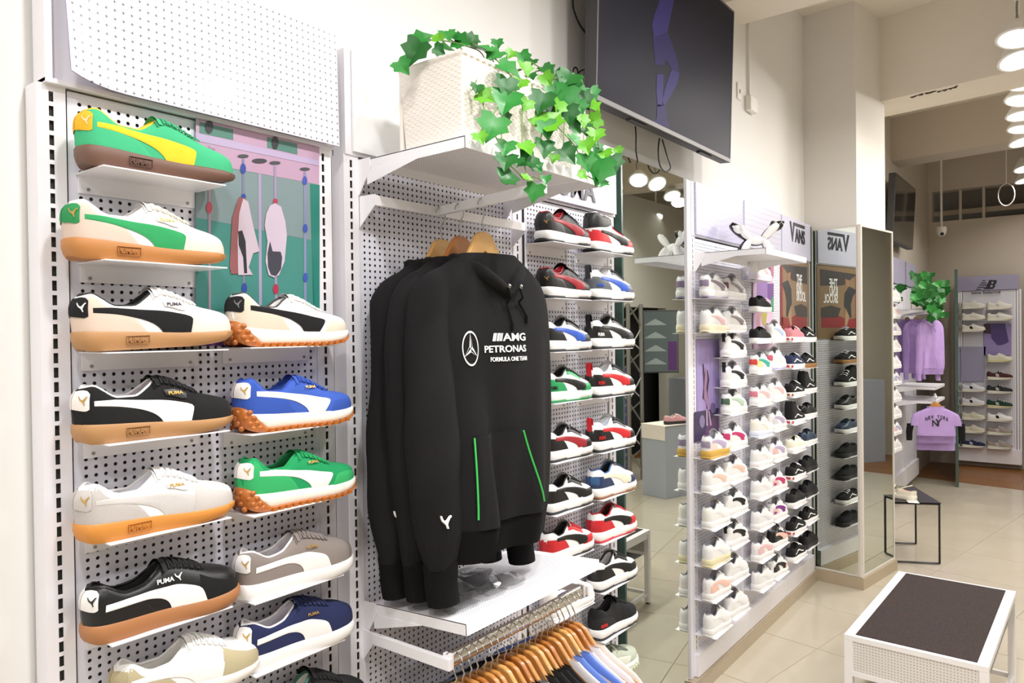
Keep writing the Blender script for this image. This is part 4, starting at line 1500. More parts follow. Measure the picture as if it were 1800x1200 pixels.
# (zoom x, zoom y, width, colour, y plane)
LV = [(425, 325, 110, 1, -.20), (500, 240, 165, 0, -.20), (545, 160, 130, 1, -.16), (635, 150, 75, 2, -.20), (690, 140, 100, 3, -.2), (740, 150, 110, 1, -.2), (770, 180, 110, 1, -.22), (830, 170, 100, 0, -.2), (880, 215, 140, 3, -.28), (690, 215, 90, 0, -.24), (850, 160, 60, 1, -.2), (640, 230, 80, 0, -.24),
      (960, 260, 120, 3, -.30), (1045, 340, 150, 1, -.35), (1060, 250, 70, 2, -.26), (1135, 275, 90, 1, -.28), (1145, 335, 100, 2, -.32), (1180, 380, 70, 0, -.31), (1275, 345, 100, 0, -.30), (1270, 400, 90, 2, -.33), (860, 450, 80, 0, -.335), (910, 500, 115, 2, -.345), (1030, 440, 140, 0, -.36), (1110, 425, 100, 2, -.35),
      (1030, 530, 180, 1, -.37), (1150, 545, 90, 2, -.35), (1030, 620, 80, 0, -.36), (950, 680, 180, 3, -.38), (880, 740, 90, 2, -.37), (1030, 800, 115, 3, -.39), (1030, 880, 135, 0, -.40), (1050, 975, 140, 0, -.41), (1150, 800, 115, 2, -.39), (1155, 870, 125, 0, -.39), (1160, 980, 80, 2, -.41), (1200, 1060, 115, 3, -.42), (1265, 985, 65, 1, -.40),
      (1240, 530, 150, 0, -.36), (1290, 640, 190, 2, -.38), (1380, 500, 150, 1, -.37), (1390, 400, 150, 0, -.35), (1440, 430, 130, 1, -.36), (1490, 520, 115, 0, -.37), (1400, 600, 120, 0, -.38), (1270, 690, 120, 3, -.38), (1255, 800, 130, 0, -.38), (1310, 860, 65, 2, -.38), (1390, 840, 130, 0, -.39), (1480, 640, 90, 2, -.39), (1540, 560, 110, 2, -.38), (1550, 640, 95, 2, -.39), (1555, 725, 105, 2, -.40), (1500, 790, 110, 2, -.40), (1430, 750, 85, 1, -.39),
      (1580, 930, 170, 1, -.41), (1500, 880, 115, 3, -.40), (1660, 890, 120, 0, -.40), (1590, 1000, 90, 1, -.41), (1480, 960, 65, 2, -.40), (1610, 840, 90, 2, -.40), (1690, 820, 60, 2, -.39), (1540, 480, 90, 1, -.36), (1360, 450, 100, 0, -.34), (1310, 470, 95, 1, -.35), (1215, 915, 80, 1, -.40), (1100, 880, 80, 0, -.39), (1470, 560, 85, 1, -.37), (1340, 560, 100, 2, -.37), (1510, 700, 95, 0, -.38), (1440, 680, 90, 0, -.38), (980, 190, 70, 1, -.2), (1180, 300, 70, 0, -.22), (1350, 390, 90, 0, -.28), (1430, 500, 90, 0, -.33), (1280, 600, 110, 0, -.35), (1560, 800, 80, 1, -.38)]
pts = []
for zx, zy, wd, col, yy in LV:
    p = un(580 + zx / 3.333, 20 + zy / 3.333, y=yy)
    size = wd / 3.333 / FPX * (p - CAM).dot(FW) * .98
    up_ = zy < 230
    put_leaf(ivy, p, size, col, tip=Vector((rl.uniform(-1, .6), rl.uniform(-.5, .1), rl.uniform(-.4, .6))) if up_ else None)
    pts.append(p)
m = MB()
root = Vector((1.5, -.22, 2.29))
for chain in ([12, 13, 23, 24, 27, 29, 30, 31], [12, 20, 21, 27, 28], [16, 22, 25, 32, 33, 35], [17, 37, 38, 44, 45], [18, 39, 42, 43, 47], [40, 41, 48, 51, 52, 54], [42, 49, 50, 59, 56], [26, 30, 34, 36], [8, 2, 0], [4, 5, 7, 12], [14, 15, 18], [53, 55, 57, 58]):
    path = [root.lerp(pts[chain[0]], .6)] + [pts[i] + Vector((0, .012, 0)) for i in chain]
    sm_ = []
    for a, b in zip(path, path[1:]):
        for q in range(4):
            sm_.append(a.lerp(b, q / 4) + Vector((0, 0, .008 * math.sin(PI * q / 4))))
    sm_.append(path[-1])
    m.tube([p - ivy.location for p in sm_], .0016, 5)
m.build('stems', stem_m, ivy, 60)

# ------------------------------------------------------------------ garments
cloth_black = mat('black_sweat', '#1a191a', rough=.95, noise=(9, '#151516', .3), bump=(420, .22, 3), spec=.25)
rib_black = mat('black_rib', '#0d0d0e', rough=.95, bump=(160, .5, 1), stretch=(4, 4, .02), spec=.2)
green_zip = mat('green_zip', '#3ec65a', rough=.5)
wood_h = [mat('hanger_wood_a', '#c98f4d', rough=.28, coat=.35, noise=(14, '#b97c3c', .3), stretch=(1, 1, 5)), mat('hanger_wood_b', '#d9a968', rough=.28, coat=.35, noise=(14, '#c99650', .3), stretch=(1, 1, 5)), mat('hanger_wood_c', '#b87434', rough=.28, coat=.35, noise=(14, '#a6652a', .3), stretch=(1, 1, 5))]


def hanger_meshes(hook_h=.075, bar=.022):
    out = [(0, 0), (.022, -.001), (.040, -.010), (.060, -.034), (.085, -.062), (.12, -.084), (.165, -.102), (.205, -.120), (.214, -.132), (.205, -.142), (.165, -.128), (.12, -.112), (.085, -.098), (.055, -.084), (.028, -.066), (0, -.052)]
    n = len(out)
    pts_ = out + [(-x, z) for x, z in out[-2:0:-1]]
    m_ = MB()
    m_.prism(pts_, -.0065, .0065, 'y')
    me = m_.mesh('hanger_body', 35)
    h = MB()
    path = [(0, 0, -.012), (0, 0, .012), (-.006, 0, .024), (.006, 0, hook_h - .03)]
    for k in range(9):
        a = -PI * .12 + PI * 1.05 * k / 8
        path.append((-.004 + bar * math.cos(a), 0, hook_h - .012 + bar * math.sin(a)))
    h.tube(path, .0018, 6)
    return me, h.mesh('hanger_hook', 60)


HB, HH = hanger_meshes()


def hanger(label, loc, rotz, wood, group=None):
    t_ = thing('clothes_hanger', label, 'hanger', loc, rotz, group)
    o_ = obj('hanger_body', HB, wood, t_)
    bv = o_.modifiers.new('edge', 'BEVEL')
    bv.width = .004
    bv.segments = 2
    bv.limit_method = 'ANGLE'
    bv.angle_limit = 1.0
    obj('hanger_hook', HH, chrome, t_)
    return t_


class Top:
    """a hanging top: shape of its body as front(x, z) / back(x, z); origin at the hanger's neck, front towards -y"""

    def __init__(s, prof, depth, fold=1., seed=0, hem=None):
        s.a, s.b = pch(prof), pch(depth)
        s.fold, s.seed, s.hem = fold, seed, hem
        s.z0, s.z1 = prof[-1][0], prof[0][0]      # keys ascend: hem .. neck

    def f(s, x, z):
        k = min(1, max(0, (-z - .12) / .6)) * s.fold
        sd = s.seed
        k = min(1, k + .12 * s.fold)
        y = -.020 * k * math.sin(11 * x + 1.2 + sd) - .013 * k * math.sin(24 * x + 2.0 * z + 2 * sd) - .006 * k * math.sin(47 * x - 5 * z + sd)
        if s.hem:
            u = min(1, max(0, (s.hem - x) / .035))
            k2 = min(1, max(0, (-z - .36) / .34))
            y -= .060 * k2 * (u * u * (3 - 2 * u)) * min(1, max(0, (x + .30) / .2))
        return y

    def front(s, x, z):
        a, b = s.a(z), s.b(z)
        q = min(1, abs(x) / a)
        return -b * (1 - q ** 2.6) ** (1 / 2.2) + s.f(x, z)

    def back(s, x, z):
        a, b = s.a(z), s.b(z)
        q = min(1, abs(x) / a)
        return b * .8 * (1 - q ** 2.6) ** (1 / 2.2) + s.f(x, z) * .6

    def body(s, name, za, zb, nz=40, nx=40, grow=0., close_top=False):
        m_ = MB()
        rows = []
        for j in range(nz + 1):
            z = za + (zb - za) * j / nz
            a = s.a(z) * .9995
            xs = [a * math.sin(PI / 2 * (2 * i / nx - 1)) for i in range(nx + 1)]
            fr = [(x, s.front(x, z) - grow, z) for x in xs]
            bk = [(x, s.back(x, z) + grow, z) for x in xs[::-1][1:-1]]
            rows.append(fr + bk)
        m_.grid(rows, closed=True)
        return m_

    def onto(s, me, off=.0018):
        me = me.copy()
        co = np.array([v.co[:] for v in me.vertices])
        me.vertices.foreach_set('co', np.array([(c[0], s.front(c[0], c[2]) - off + c[1], c[2]) for c in co]).ravel())
        me.update()
        return me


def placed(me, x, z):
    me = me.copy()
    co = np.array([v.co[:] for v in me.vertices])
    co[:, 0] += x
    co[:, 2] += z
    me.vertices.foreach_set('co', co.ravel())
    return me


def subdiv(me, cuts=1):
    bm = bmesh.new()
    bm.from_mesh(me)
    bmesh.ops.subdivide_edges(bm, edges=bm.edges, cuts=cuts)
    bm.to_mesh(me)
    bm.free()
    return me


def sleeve(path, rad, flat=.75, n=18, wrinkle=.004, seed=0):
    P = [Vector(p) for p in path]
    d = [0]
    for a, b in zip(P, P[1:]):
        d.append(d[-1] + (b - a).length)
    d = [q / d[-1] for q in d]
    fx, fy, fz, fr = [pch(list(zip(d, [p[i] for p in P]))) for i in range(3)] + [pch(list(zip(d, rad)))]
    K = 34
    rows = []
    for i in range(K + 1):
        t_ = i / K
        c = Vector((fx(t_), fy(t_), fz(t_)))
        r = fr(t_)
        ring = []
        for j in range(n):
            a = 2 * PI * j / n
            w_ = 1 + wrinkle / .07 * (math.sin(3 * a + 9 * t_ + seed) * .5 + math.sin(26 * t_ + 2 * a + seed) * .6 * t_)
            ring.append(c + Vector((r * math.cos(a) * w_, r * flat * math.sin(a) * w_, 0)))
        rows.append(ring)
    return rows


PROF = [(-.775, .226), (-.72, .236), (-.695, .246), (-.62, .252), (-.45, .250), (-.28, .243), (-.17, .232), (-.125, .212), (-.095, .180), (-.065, .130), (-.045, .092), (-.02, .078)]
DEPTH = [(-.775, .062), (-.70, .075), (-.5, .080), (-.25, .074), (-.12, .058), (-.06, .048), (-.02, .044)]


def hoodie(label, loc, cloth, rib, seed=0, logo=False, hem=None, group=None, front_sleeve=True, pocket=True, sc=1., rotz=0, cord=None, catmark=True, name='hoodie'):
    t_ = thing(name, label, 'hoodie', loc, rotz, group, sc)
    T = Top(PROF, DEPTH, 1., seed, hem)
    T.body('body', -.70, -.045, 44, 44).build('body', cloth, t_, 70)
    T.body('hem_band', -.775, -.695, 6, 44, .001).build('hem_band', rib, t_, 70)
    # sleeves with cuffs
    sides = (-1, 1)
    for sd in sides:
        fs = sd < 0 and front_sleeve
        fw_ = -.050 if fs else .022
        xx = .188 if fs else .095
        path = [(sd * .120, 0, -.070), (sd * (.176 if fs else .14), fw_ * .1, -.108), (sd * (.210 if fs else .155), fw_ * .2, -.165), (sd * (xx + .036), fw_ * .5, -.30), (sd * (xx + .042), fw_ * .8, -.52), (sd * (xx + .044), fw_ * .95, -.70), (sd * (xx + .046), fw_ * 1.0, -.775)]
        wob = lambda z_: .010 * math.sin(3.1 * seed + 7 * z_) if fs else 0
        path = path[:3] + [(p_[0] + wob(p_[2]), p_[1] + .6 * wob(p_[2] + .2), p_[2]) for p_ in path[3:]]
        rows = sleeve(path, [.012, .044, .058, .064, .072 if fs else .058, .064 if fs else .054, .046], .72, seed=seed + sd, wrinkle=.006)
        m_ = MB()
        m_.grid(rows, closed=True)
        sl = m_.build('sleeve', cloth, t_, 70)
        e = path[-1]
        m_ = MB()
        m_.grid(sleeve([(e[0], e[1], e[2] + .012), (e[0], e[1], e[2] - .03), (e[0] + .004, e[1] - .004, e[2] - .085)], [.049, .045, .044], .72, wrinkle=.001), closed=True)
        m_.build('cuff', rib, sl, 70)
        if sd < 0 and catmark:
            m_ = MB()
            q = .022
            c = Vector((e[0] - .030, e[1] - .054, e[2] + .115))
            m_.add([c + Vector(((u - .5) * q, (u - .5) * -.012, (v - .5) * q * 1.35)) for u, v in CAT] + [c + Vector(((u - .5) * q, .004 + (u - .5) * -.012, (v - .5) * q * 1.35)) for u, v in CAT],
                   [tuple(range(len(CAT)))] + [(i, i + len(CAT), (i + 1) % len(CAT) + len(CAT), (i + 1) % len(CAT)) for i in range(len(CAT))])
            m_.build('emblem', white_ink, sl, fix=False)
    # hood: soft roll round the neck, meeting in a V in front, bag of cloth behind
    m_ = MB()
    hp = [(0.004, -.072, -.146), (-.034, -.066, -.122), (-.068, -.046, -.098), (-.092, -.012, -.076), (-.094, .018, -.068), (-.068, .044, -.085), (0, .056, -.105), (.068, .044, -.085), (.094, .018, -.068), (.092, -.012, -.076), (.068, -.046, -.098), (.034, -.066, -.122)]
    hr = [.014, .020, .025, .027, .027, .026, .026, .026, .027, .027, .025, .020]
    pp, rr = [], []
    for i in range(len(hp)):
        a, b = Vector(hp[i]), Vector(hp[(i + 1) % len(hp)])
        for q in range(3):
            pp.append(a.lerp(b, q / 3))
            rr.append(hr[i] + (hr[(i + 1) % len(hp)] - hr[i]) * q / 3)
    m_.tube(pp, rr, 14, closed=True, flat=.82)
    hood = m_.build('hood', cloth, t_, 80)
    m_ = MB()
    rows = []
    for j in range(9):
        v = j / 8
        r = .105 * math.sin(PI * (.12 + .82 * v)) + .02
        rows.append([(r * math.cos(a) * .95, .040 + .045 * math.sin(PI * v) + .030 * math.sin(a), -.085 - .15 * v) for a in np.linspace(0, 2 * PI, 18, endpoint=False)])
    m_.grid(rows, closed=True)
    m_.build('hood_bag', cloth, hood, 80)
    for sg, ln in ((-1, .060), (1, .042)):
        m_ = MB()
        x0 = sg * .022 + .006
        path = [(x0, -.088, -.132), (x0 + .004, -.094, -.155)]
        for q in range(1, 8):
            z = -.16 - ln * q / 7
            x = x0 + .004 + (.030 if sg > 0 else .012) * (q / 7)
            path.append((x, T.front(x, z) - .006, z))
        m_.tube(path, .0032, 6)
        e = path[-1]
        cd = m_.build('drawstring', cord or rib, t_, 60)
        m_ = MB()
        m_.cyl((e[0], e[1], e[2] + .004), (e[0], e[1], e[2] - .016), .0042, 8)
        m_.build('cord_tip', rib, cd, 50)
        m_ = MB()
        m_.lathe([(.0022, 0), (.0055, -.001), (.0055, -.003), (.002, -.004)], (x0, -.090, -.128), 12, 'y')
        m_.build('eyelet', chrome, hood, 50)
    if pocket:
        m_ = MB()
        rows = []
        for j in range(13):
            v = j / 12
            z = -.695 + .215 * v
            xl = -.165 + .010 * max(0, (v - .12) / .88)
            xr = .090 - .070 * max(0, (v - .12) / .88)
            rows.append([(x, T.front(x, z) - (.006 if 0 < i < 20 else .001), z) for i, x in enumerate(np.linspace(xl, xr, 21))])
        m_.grid(rows)
        pk = m_.build('pocket', cloth, t_, 75, fix=False)
        for sg in (-1, 1):
            m_ = MB()
            path = []
            for q in range(9):
                v = q / 8 * .86 + .12
                z = -.695 + .215 * v
                x = (-.165 + .010 * max(0, (v - .12) / .88)) if sg < 0 else (.090 - .070 * max(0, (v - .12) / .88))
                path.append((x, T.front(x, z) - .006, z))
            m_.tube(path, .0026, 6)
            m_.build('pocket_zip', green_zip if logo else rib, pk, 50)
    if logo:
        cxl, czl, R_, SQ = -.135, -.278, .0415, .60
        m_ = MB()
        n = 48
        rows = []
        for k in range(n):
            a = 2 * PI * k / n
            rows.append([(cxl + (R_ - w_) * math.cos(a) * SQ, 0, czl + (R_ - w_) * math.sin(a)) for w_ in (0, .0045)])
        rows.append(rows[0])
        m_.grid(rows)
        ring = m_.mesh('emblem_ring', None, fix=False)
        obj('emblem_ring', T.onto(ring, .0022), white_ink, t_)
        for k in range(3):
            a = PI / 2 + k * 2 * PI / 3
            dx, dz = math.cos(a), math.sin(a)
            px_, pz_ = -dz, dx
            m_ = MB()
            w0, tip = .0078, R_ - .003
            b0, b1 = a + PI / 3, a - PI / 3
            i0 = (cxl + SQ * .0085 * math.cos(b0), 0, czl + .0085 * math.sin(b0))
            i1 = (cxl + SQ * .0085 * math.cos(b1), 0, czl + .0085 * math.sin(b1))
            tp_ = (cxl + SQ * dx * tip, 0, czl + dz * tip)
            c_ = (cxl, 0, czl)
            md = lambda p, q, u: tuple(p[i] + (q[i] - p[i]) * u for i in range(3))
            m_.add([c_, i0, md(i0, tp_, .5), tp_, md(c_, tp_, .5)], [(0, 1, 2, 4), (4, 2, 3)])
            e1 = md(i1, tp_, 0)
            m_.add([md(c_, i1, .82), i1, tp_, md(md(c_, i1, .9), tp_, .93)], [(0, 1, 2, 3)])
            obj('emblem_ray', T.onto(m_.mesh('emblem_ray', None, fix=False), .0022), white_ink, t_)
        # lettering
        tx = -.088
        for k in range(4):
            m_ = MB()
            wv = (.010, .0065, .004, .0025)[k]
            xs = tx + .0255 + (0, .0125, .0205, .0258)[k]
            m_.add([(xs, 0, -.262), (xs + wv, 0, -.262), (xs + wv + .005, 0, -.2425), (xs + .005, 0, -.2425)], [(0, 1, 2, 3)])
            obj('lettering_bar', T.onto(m_.mesh('lettering_bar', None, fix=False), .0022), white_ink, t_)
        for body, w_, h_, xc, zc in (('AMG', .083, .0195, tx + .098, -.2525), ('PETRONAS', .140, .0170, tx + .069, -.281), ('FORMULA ONE TEAM', .122, .0110, tx + .079, -.306)):
            obj('lettering', T.onto(placed(fit_text(body, w_, h_, .0006), xc, zc), .0022), white_ink, t_)
    return t_


HX = 1.45
for yy, zc, lab, hl, sd, wd in ((-.062, 1.912, 'black hoodie at the back of the three, against the pegboard', 'light wooden hanger of the rearmost black hoodie', 1.1, 1), (-.128, 1.914, 'black hoodie in the middle of the three on the arm', 'reddish wooden hanger of the middle black hoodie', 2.3, 2), (-.205, 1.918, 'black hoodie with white team print and green pocket zips, frontmost', 'light wooden hanger of the frontmost black hoodie', .4, 1)):
    front_ = yy < -.2
    hanger(hl, (HX, yy, zc), .0, wood_h[wd]).scale = (.80, 1, 1)
    hoodie(lab, (HX + (.008 if front_ else -.010), yy - (.004 if front_ else 0), zc - .014), cloth_black, rib_black, sd, logo=front_, hem=-.075 if front_ else None, rotz=-.10 if front_ else -.04).scale = (.95, 1, 1) if front_ else (.88, .92, 1)

# tops on the lower rail
def shirt(label, loc, rotz, cloth, sleeves=True, name='shirt', cat='shirt', group=None, sc=1., fold=.6, seed=0., ln=.62, shoulder=.20, depth=.020):
    t_ = thing(name, label, cat, loc, rotz, group, sc)
    prof = [(-ln, shoulder + .035), (-.3, shoulder + .032), (-.2, shoulder + .030), (-.145, shoulder + .022), (-.112, shoulder - .005), (-.092, shoulder - .045), (-.070, shoulder - .085), (-.055, .095)]
    T = Top(prof, [(-ln, depth), (-.2, depth), (-.1, depth * .8), (-.055, depth * .7)], fold, seed)
    T.body('body', -ln, -.057, 26, 26).build('body', cloth, t_, 70)
    if sleeves:
        for sd in (-1, 1):
            m_ = MB()
            m_.grid(sleeve([(sd * (shoulder - .03), 0, -.112), (sd * (shoulder + .02), 0, -.16), (sd * (shoulder + .035), 0, -.22), (sd * (shoulder + .042), 0, -.27)], [.03, .050, .052, .054], .3, wrinkle=.002, seed=seed), closed=True)
            m_.build('sleeve', cloth, t_, 70)
    return t_, T


WHC, BLC, CRC, BKC, GYC = [mat('cotton_' + n, c, rough=.95, noise=(12, c2, .3), bump=(500, .15)) for n, c, c2 in (('white', '#ebe8ea', '#e4e0e3'), ('blue', '#6f90dd', '#6585d2'), ('cream', '#ece4dc', '#e5dcd2'), ('black', '#1c1b1c', '#232223'), ('grey', '#8d8f96', '#83858c'))]
seqc = [BKC, GYC, BKC, GYC, BKC, BKC, GYC, BLC, BKC, GYC, BKC, BKC, BKC, BKC, WHC, BLC, BLC, WHC, WHC, CRC]
cname = {BKC: 'black', GYC: 'grey', BLC: 'blue', WHC: 'white', CRC: 'cream'}
NH = 20
for k in range(NH):
    x = 1.250 + (1.752 - 1.250) * k / (NH - 1) + rl.uniform(-.003, .003)
    ang = PI / 2 + rl.uniform(-.05, .05)
    zz = BARZ - .072 + rl.uniform(-.004, .004)
    pos = ordn[k] if k < 11 else ['eleventh', 'tenth', 'ninth', 'eighth', 'seventh', 'sixth', 'fifth', 'fourth', 'third', 'second', 'first'][k - 9]
    end = 'the white arm end' if k < 11 else 'the white sneaker end'
    hanger('varnished wooden hanger on the lower rail, %s from %s' % (pos, end), (x, BARY, zz), ang, wood_h[(0, 1, 0, 2, 0)[k % 5]], 'wooden hangers on the lower rail')
    shirt('%s cotton top on the lower rail, %s from %s' % (cname[seqc[k]], pos, end), (x, BARY, zz + .012), ang, seqc[k], sleeves=False, name='cotton_top', group='tops on the lower rail', seed=k * 1.3, ln=.40, depth=.0115, fold=.12)

# crumpled clear bag on the lower shelf
film = mat('clear_film', '#ffffff', rough=.08, trans=1, ior=1.18, alpha=.35)
m = MB()
rb = random.Random(5)
rows = []
for j in range(9):
    rows.append([(.30 * i / 16 - .02 + rb.uniform(-.006, .006), -.20 * j / 8 + rb.uniform(-.006, .006), .004 + abs(rb.gauss(0, .010)) * (1 if 0 < j < 8 else .3)) for i in range(17)])
m.grid(rows)
o = m.build('plastic_bag', film, None, 30, fix=False)
o.location = (1.245, -.075, 1.012)
o.rotation_euler = (-.055, 0, 0)
tag(o, 'crumpled clear plastic bag lying on the shelf under the hoodies', 'plastic bag')
# ------------------------------------------------------------------ printed posters
def ink_m(h, rough=.4):
    c_ = lin(h)
    return mat('ink_' + h, (c_[0] * .68, c_[1] * .68, c_[2] * .68, 1), rough=rough)


def board(label, x0, x1, z0, z1, y, m_, th=.003, name='poster'):
    t_ = thing(name, label, 'poster', (x0, y, z0))
    mb = MB()
    mb.box(0, x1 - x0, -th, 0, 0, z1 - z0)
    mb.build('printed_board', m_, t_)
    t_['_th'] = th
    return t_


def printed(t_, nm, pix, m_, layer=1):
    """a flat printed shape on a poster, outline given where the photo shows it"""
    y = t_.location.y - t_['_th'] - .0003 * layer
    P = [un(a, b, y=y) - t_.location for a, b in pix]
    mb = MB()
    mb.add([(p.x, p.y, p.z) for p in P], [tuple(range(len(P)))])
    return mb.build(nm, m_, t_, fix=False)


def zq(ox, oy, s):
    return lambda *pts: [(ox + a / s, oy + b / s) for a, b in pts]


def oval(cx_, cy_, rx, ry, n=16):
    return [(cx_ + rx * math.cos(2 * PI * k / n), cy_ + ry * math.sin(2 * PI * k / n)) for k in range(n)]


Z6 = zq(340, 200, 2.857)
p1 = board('table-football poster with two hanging sneakers on the nearest rack', .798, 1.090, 1.645, 2.097, -.001, mat('poster_teal', '#6a908e', rough=.3, noise=(6, '#4f827b', .35), stretch=(.3, 1, 3)))
printed(p1, 'print_pink_wall', Z6((12, 20), (632, 168), (632, 355), (12, 240)), ink_m('d9b3d2'), 1)
printed(p1, 'print_teal_block', Z6((30, 40), (200, 78), (200, 132), (30, 96)), ink_m('5f9488'), 2)
printed(p1, 'print_teal_block', Z6((370, 115), (522, 150), (522, 205), (370, 170)), ink_m('5f9488'), 2)
printed(p1, 'print_rail', Z6((12, 95), (632, 235), (632, 262), (12, 135)), ink_m('d6c3ea'), 3)
printed(p1, 'print_grey_panel', Z6((12, 245), (632, 355), (632, 640), (12, 520)), ink_m('93a9ad'), 1)
printed(p1, 'print_green_side', Z6((585, 350), (634, 358), (634, 980), (600, 960)), ink_m('2f9184'), 2)
printed(p1, 'print_green_floor', Z6((12, 520), (600, 640), (612, 1010), (12, 980)), ink_m('4f9d94'), 2)
printed(p1, 'print_purple_edge', Z6((12, 1080), (225, 1100), (225, 1165), (12, 1165)), ink_m('7a4a96'), 2)
printed(p1, 'print_centre_line', Z6((326, 300), (340, 302), (344, 960), (330, 960)), ink_m('c3b3da'), 3)
ring_ = []
for x, ya, yb, c in ((80, 160, 985, 'b9a3b4'), (250, 225, 440, '8f92b8'), (410, 240, 440, 'b8a6cc'), (253, 800, 940, '8f92b8'), (414, 800, 940, 'b8a6cc'), (560, 290, 985, '9aa0cc')):
    printed(p1, 'print_rod', Z6((x - 6, ya), (x + 6, ya + 2), (x + 8, yb), (x - 4, yb)), ink_m(c), 4)
for x, y, rx, ry, c in ((250, 212, 28, 9, '55555e'), (332, 236, 38, 12, '4d4d56'), (410, 246, 28, 9, '55555e'), (560, 277, 26, 8, '55555e'), (80, 178, 30, 8, 'b898b8')):
    printed(p1, 'print_disc', Z6(*oval(x, y, rx, ry)), ink_m(c), 5)
for x, y, rx, ry, c in ((250, 275, 14, 26, '3c55b4'), (252, 415, 12, 14, '3c55b4'), (412, 438, 12, 14, 'cc4466'), (80, 470, 15, 30, 'cc5566'), (560, 335, 12, 22, '4a62c8'), (562, 575, 12, 22, '4a62c8'), (563, 822, 12, 24, '4a62c8'), (256, 875, 14, 26, '3c55b4'), (414, 880, 14, 26, 'cc3355'), (80, 65, 20, 32, '3c3c44'), (411, 145, 17, 32, '3c3c44')):
    printed(p1, 'print_grip', Z6(*oval(x, y, rx, ry)), ink_m(c), 6)
printed(p1, 'print_sole', Z6((228, 418), (262, 425), (275, 470), (240, 800), (190, 805), (182, 770), (195, 520)), ink_m('a8686a'), 7)
printed(p1, 'print_sneaker_side', Z6((250, 425), (275, 440), (300, 560), (332, 690), (300, 700), (278, 770), (298, 808), (225, 810), (222, 640), (230, 500)), ink_m('e8d6e6'), 8)
printed(p1, 'print_sneaker_stripe', Z6((225, 590), (245, 585), (262, 640), (270, 800), (255, 800), (250, 720), (228, 660)), ink_m('33343c'), 9)
printed(p1, 'print_sneaker_top', Z6((410, 448), (440, 465), (462, 540), (470, 610), (458, 740), (430, 810), (405, 822), (378, 810), (362, 740), (372, 640), (358, 560), (366, 500), (385, 460)), ink_m('ead9ee'), 8)
printed(p1, 'print_sneaker_opening', Z6((372, 700), (385, 640), (398, 690), (438, 692), (446, 720), (440, 780), (415, 815), (390, 808), (375, 770)), ink_m('4a4a58'), 9)

Zp = zq(1200, 580, 5.45)
p2 = board('purple dance poster on the white stand, above the yellow-soled sneaker', 3.232, 3.500, 1.185, 1.620, -.001, mat('poster_purple', '#9a86c2', rough=.35, noise=(8, '#b3a3d4', .35), stretch=(6, 1, .4)))
printed(p2, 'print_floor', Zp((112, 785), (345, 745), (345, 1010), (112, 1075)), ink_m('554a70'), 1)
printed(p2, 'print_pink_floor', Zp((240, 900), (345, 780), (345, 1005), (200, 1040)), ink_m('7d5a8a'), 2)
printed(p2, 'print_figure_back', Zp((190, 320), (200, 325), (212, 420), (240, 380), (255, 470), (240, 600), (250, 720), (230, 760), (225, 690), (190, 650), (200, 540)), ink_m('4a3a55'), 3)
printed(p2, 'print_figure', Zp((218, 365), (232, 370), (236, 470), (226, 560), (240, 640), (262, 760), (245, 765), (222, 690), (205, 660), (205, 560)), ink_m('c79ac0'), 4)
printed(p2, 'print_leg', Zp((224, 760), (240, 760), (244, 915), (226, 920)), ink_m('d9b8da'), 5)
printed(p2, 'print_leg', Zp((244, 755), (258, 780), (280, 910), (262, 918)), ink_m('d9b8da'), 5)
printed(p2, 'print_ball', Zp(*oval(188, 875, 26, 62)), ink_m('a99ac8'), 4)
printed(p2, 'print_ball', Zp(*oval(290, 745, 24, 50)), ink_m('8d7ab0'), 4)

Z8 = zq(1280, 380, 5.0)
p3 = board('pastel pink and lilac poster behind the third column of shoes', 3.99, 4.315, 1.555, 2.09, -.001, mat('poster_pastel', '#dcc0dc', rough=.35))
printed(p3, 'print_lilac', Z8((250, 560), (345, 560), (345, 720), (250, 700)), ink_m('b48fd6'), 1)
printed(p3, 'print_violet', Z8((345, 590), (400, 590), (400, 760), (345, 720)), ink_m('8d62b0'), 1)
printed(p3, 'print_green', Z8((375, 740), (400, 700), (400, 840), (380, 840)), ink_m('5bb48a'), 2)
printed(p3, 'print_yellow', Z8((290, 850), (345, 850), (325, 980), (300, 940)), ink_m('d8d06a'), 2)
printed(p3, 'print_pink', Z8((250, 850), (290, 850), (280, 970), (250, 980)), ink_m('e6b0c4'), 2)
printed(p3, 'print_magenta', Z8((345, 425), (400, 425), (400, 540), (360, 500)), ink_m('d88fb0'), 2)
printed(p3, 'print_shoe', Z8((345, 430), (370, 420), (372, 470), (350, 470)), ink_m('9c4a70'), 3)

p4 = board('skate shoe poster with a dark figure, red truck and white lettering', 4.472, 5.05, 1.60, 2.094, -.001, mat('poster_tan', '#8f775a', rough=.35, noise=(4, '#82694d', .3)))
printed(p4, 'print_dark_top', Z8((462, 418), (695, 448), (695, 600), (560, 560), (500, 470)), ink_m('4d4546'), 1)
printed(p4, 'print_red_edge', Z8((462, 430), (480, 440), (482, 960), (462, 980)), ink_m('a8343a'), 2)
printed(p4, 'print_red_truck', Z8((470, 880), (540, 900), (600, 860), (690, 870), (695, 980), (470, 985)), ink_m('a5282e'), 2)
printed(p4, 'print_dark_crowd', Z8((580, 790), (640, 770), (695, 800), (695, 890), (600, 880)), ink_m('4a4240'), 3)
printed(p4, 'print_figure', Z8((470, 590), (525, 560), (555, 640), (560, 760), (540, 880), (512, 880), (515, 740), (500, 660)), ink_m('39373c'), 4)
printed(p4, 'print_skin', Z8((520, 500), (550, 490), (545, 560), (525, 565)), ink_m('b98a6a'), 4)
printed(p4, 'print_leg', Z8((528, 870), (552, 780), (560, 960), (545, 965)), ink_m('c79f7c'), 5)
